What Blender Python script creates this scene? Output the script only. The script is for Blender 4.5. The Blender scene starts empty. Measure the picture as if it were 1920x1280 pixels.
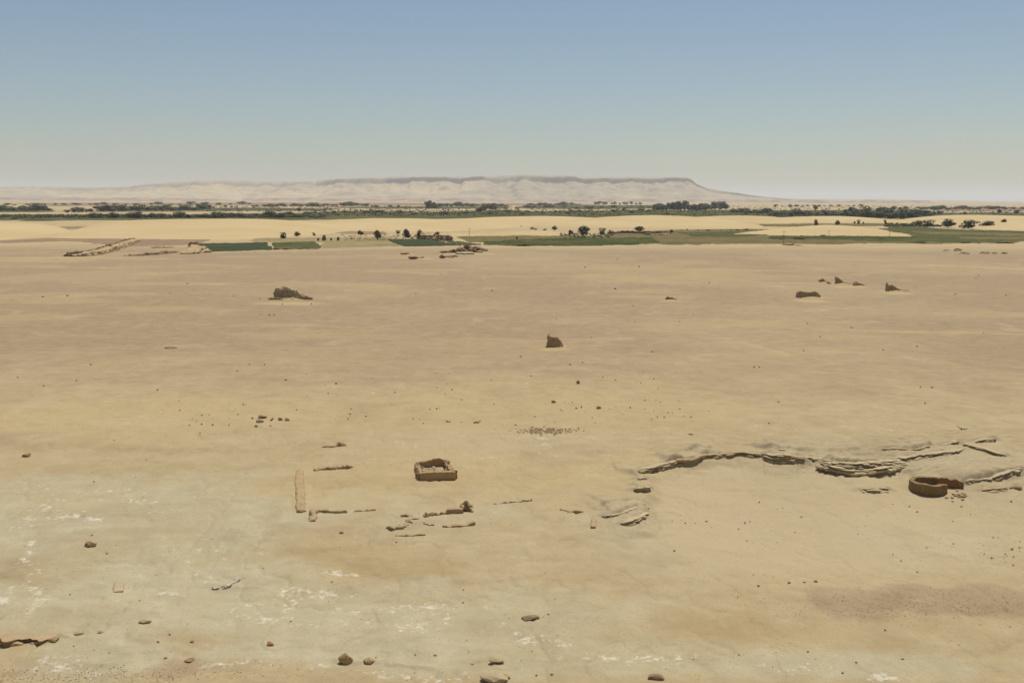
import bpy, bmesh, math, random
import numpy as np
from mathutils import Vector, Matrix, noise as mnoise

sc = bpy.context.scene
COL = sc.collection
rng = random.Random(7)
R = math.radians

# ------------------------------------------------------------------ camera
CAM_H = 25.0
FPX = 1844.0                      # focal length in pixels of the 1920 wide photograph
PITCH, ROLL = R(8.22), R(0.17)
cd = bpy.data.cameras.new('camera')
cam = bpy.data.objects.new('camera', cd)
COL.objects.link(cam)
cd.sensor_width = 36.0
cd.lens = FPX / 1920 * 36
cd.clip_end = 120000
cd.clip_start = 0.5
CM = Matrix.Rotation(R(90) - PITCH, 3, 'X') @ Matrix.Rotation(ROLL, 3, 'Z')
cam.rotation_euler = CM.to_euler()
cam.location = (0, 0, CAM_H)
sc.camera = cam

# ------------------------------------------------------------------ sky, sun, exposure
SUN_EL, SUN_AZ = R(68), R(24)      # azimuth measured from +Y (view direction) towards +X
w = bpy.data.worlds.new('World')
sc.world = w
w.use_nodes = True
nt = w.node_tree
bg = nt.nodes['Background']
sky = nt.nodes.new('ShaderNodeTexSky')
sky.sky_type = 'NISHITA'
sky.sun_disc = False
sky.sun_elevation = SUN_EL
sky.sun_rotation = SUN_AZ
sky.altitude = 100
sky.air_density = 1.1
sky.dust_density = 0.6
sky.ozone_density = 2.2
nt.links.new(sky.outputs[0], bg.inputs[0])
bg.inputs[1].default_value = 0.072
sl = bpy.data.lights.new('sun', 'SUN')
sl.energy = 4.25
sl.angle = R(0.53)
sl.color = (1.0, 0.94, 0.835)
so = bpy.data.objects.new('sun', sl)
COL.objects.link(so)
sd = Vector((math.sin(SUN_AZ) * math.cos(SUN_EL), math.cos(SUN_AZ) * math.cos(SUN_EL), math.sin(SUN_EL)))
so.rotation_euler = sd.to_track_quat('Z', 'Y').to_euler()
so.location = (0, 0, 60)
sc.view_settings.view_transform = 'Standard'
sc.view_settings.look = 'None'
sc.view_settings.exposure = 0.0
sc.view_settings.gamma = 1.0
sc.cycles.use_denoising = True
sc.cycles.max_bounces = 5
sc.cycles.volume_bounces = 1

# ------------------------------------------------------------------ numeric helpers
CMN = np.array(CM)

def ray(px, py):
    px = np.asarray(px, float); py = np.asarray(py, float)
    d = np.stack([(px - 960) / FPX, -(py - 640) / FPX, -np.ones_like(px)], -1)
    return d @ CMN.T

def gp(px, py, z=0.0):
    d = ray(px, py)
    t = (z - CAM_H) / np.minimum(d[..., 2], -1e-5)
    return d[..., 0] * t, d[..., 1] * t

def _hash(ix, iy, seed):
    n = (ix.astype(np.int64) * 374761393 + iy.astype(np.int64) * 668265263 + seed * 1442695041) & 0xFFFFFFFF
    n = ((n ^ (n >> 13)) * 1274126177) & 0xFFFFFFFF
    n = ((n ^ (n >> 16)) * 2246822519) & 0xFFFFFFFF
    return ((n ^ (n >> 15)) & 0xFFFFFF) / float(0xFFFFFF)

def vn(x, y, seed=0):
    x = np.asarray(x, float); y = np.asarray(y, float)
    ix = np.floor(x); iy = np.floor(y)
    fx = x - ix; fy = y - iy
    fx = fx * fx * fx * (fx * (fx * 6 - 15) + 10); fy = fy * fy * fy * (fy * (fy * 6 - 15) + 10)
    a = _hash(ix, iy, seed); b = _hash(ix + 1, iy, seed)
    c = _hash(ix, iy + 1, seed); d = _hash(ix + 1, iy + 1, seed)
    return (a + (b - a) * fx) * (1 - fy) + (c + (d - c) * fx) * fy

def fbm(x, y, octv=4, seed=0, gain=0.5):
    s = 0; a = 1.0; n = 0
    for i in range(octv):
        s = s + a * vn(x * 2 ** i + 17.3 * i, y * 2 ** i - 9.1 * i, seed + i)
        n += a; a *= gain
    return s / n

def ss(a, b, x):
    t = np.clip((np.asarray(x, float) - a) / (b - a), 0, 1)
    return t * t * (3 - 2 * t)

def poly_sd(x, y, P):
    """distance to polyline and side (positive = right of travel direction)"""
    best = np.full(x.shape, 1e9); side = np.zeros(x.shape); bper = np.zeros(x.shape)
    for (ax, ay), (bx_, by_) in zip(P[:-1], P[1:]):
        dx, dy = bx_ - ax, by_ - ay
        L = dx * dx + dy * dy + 1e-12
        t = np.clip(((x - ax) * dx + (y - ay) * dy) / L, 0, 1)
        ex = x - (ax + t * dx); ey = y - (ay + t * dy)
        d = np.hypot(ex, ey)
        cr = dy * (x - ax) - dx * (y - ay)
        s = np.sign(cr); per = np.abs(cr) / math.sqrt(L)
        m = (d < best - 1e-6) | ((np.abs(d - best) <= 1e-6) & (per > bper))
        best = np.where(m, d, best); side = np.where(m, s, side); bper = np.where(m, per, bper)
    return best, side

def world_line(pts, z=0.0):
    return [tuple(float(v) for v in gp(a, b, z)) for a, b in pts]

# ------------------------------------------------------------------ terrain height
LEDGE = world_line([(1085, 1040), (1112, 1004), (1135, 990), (1185, 982), (1214, 962), (1216, 945), (1205, 938), (1223, 922), (1222, 908),
                    (1214, 892), (1206, 880), (1236, 873), (1264, 866), (1290, 864), (1322, 861), (1334, 853), (1372, 851), (1428, 853),
                    (1440, 862), (1470, 868), (1500, 864), (1522, 857), (1552, 868), (1580, 876), (1620, 880), (1660, 879),
                    (1692, 872), (1725, 876), (1760, 884), (1800, 890), (1850, 886), (1920, 878), (2000, 872), (2200, 860)])
LEDGE2 = world_line([(1262, 852), (1296, 849), (1330, 842), (1372, 842), (1404, 836), (1440, 843), (1480, 842), (1520, 851), (1560, 845), (1612, 844), (1636, 841),
                     (1690, 840), (1715, 842), (1746, 837), (1800, 827), (1870, 822), (1960, 820), (2200, 812)])
STEP_L = world_line([(-300, 820), (-60, 826), (0, 836), (60, 847), (150, 841), (220, 846), (310, 849), (460, 846), (480, 834), (500, 824), (540, 820)])
FORE_L = world_line([(-120, 1180), (0, 1192), (60, 1194), (130, 1196), (200, 1180), (300, 1158)])

def height_base(x, y):
    x = np.asarray(x, float); y = np.asarray(y, float)
    near = 1 - ss(150, 420, y)
    h = (fbm(x / 16, y / 16, 3, 3) - .5) * 0.55 * near
    h += (fbm(x / 2.6, y / 2.6, 4, 11) - .5) * 0.13 * near
    h += (fbm(x / 120, y / 120, 2, 21) - .5) * 1.2 * ss(110, 220, y) * (1 - ss(400, 520, y))
    # uneven eroded foreground
    fg = 1 - ss(58, 84, y)
    lf = 1 - ss(-6, 14, x)
    h += (fbm(x / 7, y / 7, 5, 31) - .5) * 0.75 * fg * (0.35 + 0.65 * lf)
    rid = 1 - np.abs(fbm(x / 9 + 4, y / 6, 4, 37) * 2 - 1)
    h += ss(.82, 1.0, rid) * 0.10 * fg * lf
    rill = 1 - np.abs(fbm(x / 3.2 + 9, y / 5.5, 4, 39) * 2 - 1)
    h -= ss(.86, 1.0, rill) * 0.07 * near
    # sand step on the left
    m = (y > 60) & (y < 190)
    if m.any():
        xx, yy = x[m], y[m]
        d, s = poly_sd(xx, yy, STEP_L)
        d = d * -s
        wob = (fbm(xx / 5, yy / 5, 2, 41) - .5) * 1.0
        h[m] += 0.34 * ss(-0.5, 1.8, d + wob) * (1 - ss(3, 30, d)) * (1 - ss(-28, -21, xx))
    # sand-filled hollow below the ledges, and the bedded terrace above it
    m = (y > 45) & (y < 135) & (x > 2)
    if m.any():
        xx, yy = x[m], y[m]
        wob = (fbm(xx / 3.1, yy / 3.1, 3, 51) - .5) * 1.5
        d, s = poly_sd(xx, yy, LEDGE)
        sd_ = d * s + wob * .5
        fade = ss(60, 75, yy) * ss(4, 9, xx)
        depth = 0.55 * ss(-0.3, 1.1 + 1.6 * ss(.45, .65, vn(xx / 5, yy / 5, 58)), sd_) + 0.45 * ss(0.5, 9, sd_)
        depth *= (1 - 0.75 * ss(9, 30, sd_))
        d2, s2 = poly_sd(xx, yy, LEDGE2)
        sd2 = d2 * s2 + wob * .6
        up = 0.45 * ss(-1.0, 4.0, -sd2) * (1 - ss(6, 26, -sd2)) * ss(11, 17, xx)
        band = np.exp(-(np.maximum(np.minimum(np.abs(sd_ - .5), np.abs(sd2)) - 1.0, 0) / 1.5) ** 2)
        # thin tilted beds weathering out of the terrace
        terr = ss(22, 27, xx) * ss(-4.5, -2.5, sd2) * (1 - ss(1.5, 3.5, sd_)) + .9 * np.exp(-((xx - 11.2) / 2.2) ** 2 - ((yy - 78.5) / 3.0) ** 2)
        ph = (yy - .22 * xx + (fbm(xx / 6, yy / 6, 3, 83) - .5) * 5) / .85
        saw = ph - np.floor(ph)
        beds = ss(0, .22, saw) * (1 - saw) * .17 * ss(.34, .56, fbm(xx / 3.2, yy / 1.1, 3, 87))
        h[m] += beds * np.clip(terr, 0, 1)
        h[m] += -depth * fade + up + band * fade * (fbm(xx / 1.2, yy / .8, 4, 73) - .5) * .22
    # hill that the camera stands on
    t = np.clip((y - 1.0) / 45.0, 0, 1)
    hill = 23.4 * (1 - t) ** 1.3
    a = ss(38, 46, y)
    h = h * a + hill + (fbm(x / 6, y / 6, 4, 91) - .5) * 0.9 * (1 - a) * ss(2, 10, np.hypot(x, y))
    return h

def gpt_base(px, py):
    z = 0.0
    for _ in range(3):
        x, y = gp(px, py, z)
        x, y = float(x), float(y)
        q = np.linspace(-3, 3, 9); gx, gy = np.meshgrid(q + x, q + y)
        z = z * .4 + .6 * float(height_base(gx.ravel(), gy.ravel()).mean())
    return x, y, z

# ledge sections: (label, top lip in photo pixels, face heights in pixels, beds, material, seed, jag, lean)
SECT = [
    ('grey crumbly ledge at the upper left corner of the hollow', [(1198, 885), (1222, 877), (1240, 872), (1274, 864)], [6, 9, 10], 4, 'ledge', 2, 0.3, 0.05),
    ('dark undercut brown ledge at the top left of the hollow', [(1260, 867), (1284, 863), (1304, 861), (1336, 852)], [9, 13, 12, 5], 2, 'ledge_brown', 3, 0.16, -0.04),
    ('thin crumbly ledge line above the yellow sand drift', [(1320, 857), (1352, 853), (1380, 850), (1408, 850), (1442, 853)], [5, 7, 6, 7], 3, 'ledge_brown', 4, 0.25, 0.05),
    ('dark layered ledge block right of the yellow sand drift', [(1426, 852), (1448, 857), (1470, 860), (1514, 862)], [8, 15, 14, 7], 5, 'ledge', 5, 0.3, 0.05),
    ('tall grey layered ledge left of the round kiln', [(1538, 861), (1570, 866), (1600, 869), (1632, 869), (1664, 866), (1694, 861)], [7, 15, 17, 15, 10, 4], 7, 'ledge', 6, 0.5, 0.18),
    ('upper dark brown ledge strip at the top left of the hollow', [(1268, 852), (1290, 849), (1310, 846), (1332, 842)], [2, 5, 6, 4], 2, 'ledge_brown', 7, 0.2, 0.05),
    ('upper dark ledge strip above the layered block', [(1402, 836), (1422, 838), (1446, 842)], [3, 6, 4], 2, 'ledge_brown', 8, 0.15, 0.05),
    ('long thin upper ledge strip in the middle of the terrace', [(1446, 842), (1470, 842), (1496, 846), (1522, 849)], [3, 4, 4, 3], 2, 'ledge', 9, 0.2, 0.05),
    ('short red-brown upper ledge strip left of the overhang', [(1556, 845), (1580, 844), (1614, 844)], [2, 4, 3], 2, 'ledge_brown', 10, 0.15, 0.05),
    ('red-brown overhang on the upper terrace above the kiln', [(1638, 841), (1664, 839), (1690, 841), (1712, 840), (1728, 838), (1748, 835)], [3, 5, 4, 9, 10, 5], 2, 'ledge_brown', 11, 0.18, 0.05),
    ('thin rising ledge strip on the upper terrace at the right', [(1748, 836), (1780, 831), (1802, 826)], [3, 5, 6], 3, 'ledge', 12, 0.3, 0.05),
    ('topmost ledge strip near the right edge', [(1812, 828), (1840, 824), (1872, 820)], [3, 6, 6], 3, 'ledge', 13, 0.3, 0.05),
    ('long diagonal bedding strip above the kiln', [(1652, 856), (1690, 858), (1730, 854), (1770, 848), (1815, 842)], [3, 5, 5, 5, 3], 3, 'ledge', 14, 0.4, 0.05),
    ('grey rib rising right of the kiln wall', [(1806, 905), (1836, 899), (1870, 890), (1922, 880)], [4, 6, 6, 5], 3, 'ledge', 15, 0.4, 0.05),
    ('descending bedding rib at the right edge of the terrace', [(1800, 830), (1830, 838), (1858, 846), (1890, 852)], [3, 4, 5, 3], 2, 'ledge', 16, 0.3, 0.05),
    ('low grey bedding patch in front of the tall layered ledge', [(1608, 916), (1640, 916), (1672, 915)], [3, 6, 4], 3, 'ledge', 17, 0.4, 0.05),
    ('faint grey rib down the left rim of the hollow', [(1190, 898), (1204, 900), (1216, 896)], [2, 4, 3], 3, 'ledge', 31, 0.25, 0.08),
    ('crumbly bed linking the layered block and the sand spur', [(1496, 862), (1518, 857), (1534, 860), (1556, 865)], [4, 4, 3, 5], 3, 'ledge', 32, 0.3, 0.08),
    ('thin grey beds in the slope above the tall layered ledge', [(1600, 858), (1630, 855), (1660, 852)], [3, 4, 3], 3, 'ledge', 33, 0.4, 0.1),
    ('small broken bed low on the terrace right of the kiln', [(1840, 918), (1870, 914), (1895, 912)], [2, 4, 3], 3, 'ledge_brown', 34, 0.3, 0.08),
    ('grey overhanging slab at the left rim of the hollow', [(1183, 918), (1196, 916), (1212, 917), (1224, 912)], [4, 9, 12, 8], 2, 'ledge', 18, 0.12, -0.05),
    ('uppermost pale bed in the rock pile left of the hollow', [(1124, 952), (1146, 949), (1170, 944), (1200, 940)], [2, 4, 4, 3], 2, 'ledge', 19, 0.3, 0.05),
    ('middle grey bed in the rock pile left of the hollow', [(1122, 966), (1148, 968), (1176, 961), (1204, 953), (1217, 948)], [3, 6, 6, 6, 4], 3, 'ledge', 20, 0.35, 0.05),
    ('lowest bed in the rock pile left of the hollow', [(1160, 984), (1184, 981), (1208, 972), (1218, 958)], [3, 6, 7, 5], 3, 'ledge', 21, 0.35, 0.05),
    ('dark jagged ledge at the lower left corner of the photo', [(-40, 1192), (0, 1194), (24, 1196), (52, 1193), (84, 1195), (112, 1192)], [9, 10, 10, 7, 6, 4], 3, 'ledge_brown', 22, 0.6, 0.06),
]
SECW = []
for sec in SECT:
    hp_ = np.interp(np.linspace(0, 1, len(sec[1])), np.linspace(0, 1, len(sec[2])), sec[2])
    w3_ = [gpt_base(a, b + q) for (a, b), q in zip(sec[1], hp_)]
    SECW.append(([p[:2] for p in w3_], [q * math.hypot(p[1], CAM_H) / FPX * (1.35 if q < 7 else 1.05) for q, p in zip(hp_, w3_)]))

def height(x, y):
    x = np.asarray(x, float); y = np.asarray(y, float)
    h = height_base(x, y)
    for P, Hs in SECW:
        xs = [p[0] for p in P]; ys = [p[1] for p in P]
        m = (x > min(xs) - 2) & (x < max(xs) + 2) & (y > min(ys) - 1) & (y < max(ys) + 9)
        if not m.any(): continue
        xx, yy = x[m], y[m]
        best = np.full(xx.shape, 1e9); sid = np.zeros(xx.shape); hh = np.zeros(xx.shape); end = np.zeros(xx.shape); bper = np.zeros(xx.shape)
        for i in range(len(P) - 1):
            (ax, ay), (bx_, by_) = P[i], P[i + 1]
            dx, dy = bx_ - ax, by_ - ay; L = dx * dx + dy * dy
            tr = ((xx - ax) * dx + (yy - ay) * dy) / L; t = np.clip(tr, 0, 1)
            d = np.hypot(xx - ax - t * dx, yy - ay - t * dy)
            cr = dy * (xx - ax) - dx * (yy - ay)
            s = np.sign(cr); per = np.abs(cr) / math.sqrt(L)
            over = np.zeros(xx.shape)
            if i == 0: over = np.maximum(over, -tr * math.sqrt(L))
            if i == len(P) - 2: over = np.maximum(over, (tr - 1) * math.sqrt(L))
            q = (d < best - 1e-6) | ((np.abs(d - best) <= 1e-6) & (per > bper))
            bper = np.where(q, per, bper)
            best = np.where(q, d, best); sid = np.where(q, s, sid); hh = np.where(q, Hs[i] + (Hs[i + 1] - Hs[i]) * t, hh); end = np.where(q, over, end)
        back = best * -sid
        h[m] += hh * ss(.12, .42, back) * np.exp(-(np.maximum(back, 0) / 4.2) ** 2) * (1 - ss(0, .9, end))
    return h

GRID = {}
def hz(x, y):
    """height of the built ground sheet (bilinear)"""
    rows, u, Z = GRID['rows'], GRID['u'], GRID['z']
    i = min(max(int(np.searchsorted(rows, y)) - 1, 0), len(rows) - 2)
    fy = min(max((y - rows[i]) / (rows[i + 1] - rows[i]), 0), 1)
    def at(r):
        q = x / max(rows[r], 46.0)
        j = min(max(int(np.searchsorted(u, q)) - 1, 0), len(u) - 2)
        fx = min(max((q - u[j]) / (u[j + 1] - u[j]), 0), 1)
        return Z[r, j] + (Z[r, j + 1] - Z[r, j]) * fx
    return float(at(i) * (1 - fy) + at(i + 1) * fy)

def gpt(px, py):
    """world point where the sight line first meets the ground sheet"""
    d = ray(px, py); d = d / math.hypot(d[0], d[1])
    L = math.hypot(*(float(v) for v in gp(px, py)))
    if L > 260:
        z = 0.0
        for _ in range(4):
            x, y = gp(px, py, z); z = hz(float(x), float(y))
        return float(x), float(y), z
    st = .25; t = L * .86
    while t < L * 1.2:
        if CAM_H + d[2] * t <= hz(float(d[0] * t), float(d[1] * t)): break
        t += st
    lo, hi = t - st, t
    for _ in range(8):
        m = (lo + hi) / 2
        if CAM_H + d[2] * m <= hz(float(d[0] * m), float(d[1] * m)): hi = m
        else: lo = m
    return float(d[0] * hi), float(d[1] * hi), hz(float(d[0] * hi), float(d[1] * hi))

# ------------------------------------------------------------------ material helpers
def new_mat(name):
    m = bpy.data.materials.new(name)
    m.use_nodes = True
    return m, m.node_tree, m.node_tree.nodes['Principled BSDF']

def N(nt, t, **kw):
    n = nt.nodes.new(t)
    for k, v in kw.items():
        if k.startswith('i_'):
            n.inputs[int(k[2:])].default_value = v
        else:
            setattr(n, k, v)
    return n

def mixc(nt, fac, a, b):
    n = nt.nodes.new('ShaderNodeMix'); n.data_type = 'RGBA'
    for i, v in ((0, fac), (6, a), (7, b)):
        if hasattr(v, 'is_linked'): nt.links.new(v, n.inputs[i])
        elif isinstance(v, (int, float)): n.inputs[i].default_value = v
        else: n.inputs[i].default_value = (*v, 1)
    return n.outputs[2]

def math_(nt, op, a, b=0.0):
    n = nt.nodes.new('ShaderNodeMath'); n.operation = op
    for i, v in ((0, a), (1, b)):
        if hasattr(v, 'is_linked'): nt.links.new(v, n.inputs[i])
        else: n.inputs[i].default_value = v
    return n.outputs[0]

def maprange(nt, v, a, b, c=0.0, d=1.0):
    n = nt.nodes.new('ShaderNodeMapRange')
    nt.links.new(v, n.inputs[0])
    for i, q in ((1, a), (2, b), (3, c), (4, d)): n.inputs[i].default_value = q
    return n.outputs[0]

def tex_noise(nt, co, scale, detail=4, rough=.55, dist=0.0):
    n = nt.nodes.new('ShaderNodeTexNoise')
    n.inputs['Scale'].default_value = scale; n.inputs['Detail'].default_value = detail
    n.inputs['Roughness'].default_value = rough; n.inputs['Distortion'].default_value = dist
    nt.links.new(co, n.inputs['Vector'])
    return n.outputs[0]

def simple_mat(name, c1, c2, scale, bump=.3, bscale=None, rough=.95, bdist=.03, dark=None):
    m, nt, p = new_mat(name)
    co = nt.nodes.new('ShaderNodeTexCoord').outputs['Object']
    n1 = tex_noise(nt, co, scale, 5, .6)
    c = mixc(nt, maprange(nt, n1, .32, .68), c1, c2)
    n2 = tex_noise(nt, co, (bscale or scale * 5), 4, .65)
    if dark:
        c = mixc(nt, maprange(nt, n2, .56, .74, 0, .8), c, dark)
    nt.links.new(c, p.inputs['Base Color'])
    b = nt.nodes.new('ShaderNodeBump'); b.inputs['Strength'].default_value = bump; b.inputs['Distance'].default_value = bdist
    nt.links.new(n2, b.inputs['Height']); nt.links.new(b.outputs[0], p.inputs['Normal'])
    p.inputs['Roughness'].default_value = rough
    p.inputs['Specular IOR Level'].default_value = .15
    return m

M = {}
M['brick'] = simple_mat('mud_brick', (.340, .235, .120), (.43, .31, .165), 1.6, .6, 9, bdist=.05)
M['redbrick'] = simple_mat('red_mud_brick', (.34, .165, .072), (.40, .225, .105), 3, .6, 9, bdist=.04)
M['kiln'] = simple_mat('kiln_brick', (.19, .125, .058), (.27, .185, .09), 1.6, .6, 9, bdist=.05)
M['kiln_red'] = simple_mat('kiln_red_brick', (.23, .118, .052), (.29, .16, .075), 3, .6, 9, bdist=.04)
M['lowwall'] = simple_mat('eroded_wall', (.33, .228, .122), (.41, .305, .168), 1.3, .6, 8, bdist=.05)
M['rock'] = simple_mat('brown_rock', (.25, .155, .080), (.34, .235, .125), 2.0, .6, 9, bdist=.05)
M['palebrick'] = simple_mat('pale_mud_brick', (.35, .255, .145), (.43, .335, .195), .7, .8, 3, bdist=.12)
M['redrock'] = simple_mat('red_brown_rock', (.20, .115, .066), (.30, .20, .12), .35, .6, 2, bdist=.2)
M['palerock'] = simple_mat('pale_rock', (.36, .275, .165), (.44, .355, .22), 1.6, .6, 7, bdist=.05)
M['gypsum'] = simple_mat('gypsum', (.62, .57, .45), (.74, .70, .60), 3, .4, 9)
M['palegyp'] = simple_mat('pale_gypsum', (.40, .34, .23), (.60, .54, .42), 5, .8, 14, bdist=.06)
M['sand'] = simple_mat('drift_sand', (.40, .30, .160), (.44, .335, .180), .8, .15, 9)
M['wood'] = simple_mat('old_wood', (.20, .13, .075), (.28, .19, .11), 4, .5, 14)

# ------------------------------------------------------------------ object helpers
def tag(o, label=None, cat=None, group=None, kind=None):
    if label: o['label'] = label
    if cat: o['category'] = cat
    if group: o['group'] = group
    if kind: o['kind'] = kind
    return o

def empty(name, loc, label, cat, group=None, rz=0.0):
    o = bpy.data.objects.new(name, None)
    COL.objects.link(o)
    o.location = loc; o.rotation_euler = (0, 0, rz); o.empty_display_size = .3
    return tag(o, label, cat, group)

def mesh_obj(name, me, mat=None, parent=None, loc=(0, 0, 0), smooth=True):
    if mat is not None and not me.materials: me.materials.append(mat)
    o = bpy.data.objects.new(name, me)
    COL.objects.link(o)
    o.location = loc
    if parent is not None: o.parent = parent
    return o

def mesh_np(name, V, F, smooth=True):
    V = np.asarray(V, np.float32); F = np.asarray(F, np.int32)
    me = bpy.data.meshes.new(name)
    k = F.shape[1]
    me.vertices.add(len(V)); me.vertices.foreach_set('co', V.ravel())
    me.loops.add(F.size); me.loops.foreach_set('vertex_index', F.ravel())
    me.polygons.add(len(F)); me.polygons.foreach_set('loop_start', np.arange(0, F.size, k, dtype=np.int32))
    me.update(calc_edges=True)
    me.polygons.foreach_set('use_smooth', np.full(len(F), bool(smooth)))
    return me

def grid_faces(nr, nc):
    i = np.arange(nr - 1)[:, None] * nc + np.arange(nc - 1)[None, :]
    return np.stack([i, i + 1, i + 1 + nc, i + nc], -1).reshape(-1, 4)

def set_col(me, name, arr):
    a = me.color_attributes.new(name, 'FLOAT_COLOR', 'POINT')
    a.data.foreach_set('color', np.asarray(arr, np.float32).ravel())

GYP = [[(60, 1015), (50, 1050), (66, 1110), (72, 1130), (60, 1160)], [(30, 945), (70, 950), (130, 968), (190, 976)], [(280, 1118), (320, 1105), (330, 1112)], [(440, 1125), (500, 1128), (540, 1100), (600, 1112), (650, 1118)],
       [(590, 1250), (640, 1258), (700, 1262), (800, 1270), (860, 1276)], [(500, 1165), (620, 1170), (760, 1178)], [(1020, 1195), (1050, 1208)], [(980, 1190), (1000, 1205)], [(1110, 1232), (1180, 1236), (1250, 1235)],
       [(1470, 1246), (1540, 1248)], [(1650, 1262), (1700, 1270)], [(80, 1238), (150, 1250), (200, 1268)], [(350, 1040), (355, 1065), (390, 1085)], [(300, 945), (240, 940)], [(380, 1253), (440, 1246), (480, 1248)], [(730, 1140), (800, 1132), (850, 1132)], [(620, 1072), (660, 1070)]]

# ------------------------------------------------------------------ ground sheet
def build_ground():
    rows = list(np.linspace(-260, -10, 14)) + list(np.linspace(-8, 44, 60))
    y = 44.0
    while y < 26000:
        rows.append(y)
        y += min(1.6 * y * y / (CAM_H * FPX), 0.2) if y < 140 else max(0.2, .8 * y * y / (CAM_H * FPX))
    rows.append(26000); rows.append(60000)
    rows = np.array(rows)
    u = np.concatenate([-np.geomspace(2.2, .64, 26), np.linspace(-.62, .62, 740), np.geomspace(.64, 2.2, 26)])
    Y = np.repeat(rows[:, None], len(u), 1)
    X = u[None, :] * np.maximum(Y, 46.0)
    sh = X.shape
    x = X.ravel(); y = Y.ravel()
    z = height(x, y)
    GRID.update(rows=rows, u=u, z=z.reshape(sh))
    V = np.stack([x, y, z], -1)
    me = mesh_np('ground', V, grid_faces(*sh))
    # ---- composition masks, all in ground coordinates
    def blob(px, py, rx, ry, soft=.5, seed=0, wob=.7):
        cx, cy = gp(px, py); ax, _ = gp(px + rx, py); _, by = gp(px, py - ry); _, by2 = gp(px, min(py + ry, 1270))
        rx_ = abs(float(ax - cx)); up = abs(float(by - cy)); dn = abs(float(cy - by2)) + 1e-3
        dx = (x - float(cx)) / rx_; dy = (y - float(cy)); dy = np.where(dy > 0, dy / up, dy / dn)
        s = max(2.0, min(rx_, up) * .45)
        r = np.hypot(dx, dy)
        out = np.zeros(x.shape); q = r < 2.3
        if q.any():
            out[q] = 1 - ss(1 - soft, 1 + soft * .4, r[q] + (fbm(x[q] / s, y[q] / s, 4, 100 + seed) - .5) * wob * 1.6)
        return out
    big = fbm(x / 45, y / 45, 4, 201); mid = fbm(x / 9, y / 9, 4, 211); fine = fbm(x / 2.0, y / 2.0, 4, 221)
    # pale grey-green crust (foreground left, bottom)
    pale = np.clip(blob(230, 960, 480, 90, .5, 1) + blob(250, 1130, 480, 130, .5, 2) + blob(800, 1160, 560, 75, .5, 3) + blob(1200, 1240, 900, 45, .5, 4)
                   + .5 * blob(1450, 1010, 480, 90, .6, 5) + .5 * blob(860, 960, 160, 60, .6, 6) + .55 * blob(1740, 960, 330, 80, .6, 8), 0, 1)
    pale *= .55 + .45 * ss(.3, .6, mid)
    # pinkish brown gravel plain
    pink = ss(104, 170, y + (mid - .5) * 40) * (1 - ss(470, 640, y)) * (.55 + .45 * ss(.3, .6, big))
    pink = np.clip(pink + .85 * blob(1740, 1125, 280, 34, .35, 9) + .75 * blob(230, 1262, 260, 32, .4, 10, .5) + .8 * blob(20, 1070, 75, 75, .3, 11, .4)
                   + .6 * blob(190, 1165, 150, 18, .5, 12) + .15 * blob(1080, 1085, 330, 40, .7, 13), 0, 1)
    # bright sand: drift streaks and patches
    str_ = ss(.56, .70, fbm(x / 38, y / 17, 5, 231)) * ss(110, 200, y) * (1 - ss(430, 520, y)) * .42
    sandm = np.clip(str_ + .9 * blob(1415, 880, 75, 18, .4, 21) + .8 * blob(1285, 885, 70, 12, .5, 22) + .5 * blob(850, 900, 420, 60, .6, 23)
                    + .45 * blob(900, 770, 520, 60, .8, 24) + .5 * blob(150, 790, 330, 50, .6, 25), 0, 1)
    for (a, b, c, d) in [(545, 568, 75, 4), (1042, 655, 30, 4), (1518, 562, 40, 3), (1595, 536, 40, 2.5), (1680, 548, 34, 2), (1258, 563, 26, 2)]:
        sandm = np.clip(sandm + blob(a, b, c, d, .5, int(a), .4), 0, 1)
    for L in ([(372, 473.5), (600, 468.5), (760, 464.5), (960, 463), (1100, 463), (1230, 460), (1500, 460)], [(-100, 487), (120, 483), (240, 482)], [(1760, 497), (1920, 504)]):
        d, _ = poly_sd(x, y, world_line(L))
        sandm = np.clip(sandm + np.exp(-(d / 6.0) ** 2) * ss(.3, .5, mid), 0, 1)
    for L, wd in (([(1352, 631), (1420, 650), (1478, 666)], .55), ([(1364, 631), (1432, 650), (1490, 666)], .55), ([(1540, 617), (1700, 621), (1960, 627)], 1.4), ([(1690, 726), (1800, 752), (1840, 762)], .4), ([(1480, 622), (1420, 620)], .8)):
        d, _ = poly_sd(x, y, world_line(L))
        sandm = np.clip(sandm + .6 * np.exp(-(d / wd) ** 2) * ss(.28, .45, fine), 0, 1)
    # ochre stains
    ochre = np.clip(.7 * blob(1340, 1172, 190, 26, .6, 31) + .7 * blob(760, 1062, 160, 20, .5, 32) + .6 * blob(620, 1030, 110, 18, .6, 33) + .6 * blob(640, 905, 250, 18, .7, 34)
                    + .5 * blob(250, 880, 250, 14, .7, 35) + .5 * blob(1690, 1210, 90, 12, .6, 36) + .5 * blob(360, 1195, 130, 20, .6, 37) + .5 * blob(120, 1060, 90, 60, .5, 38), 0, 1)
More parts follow.
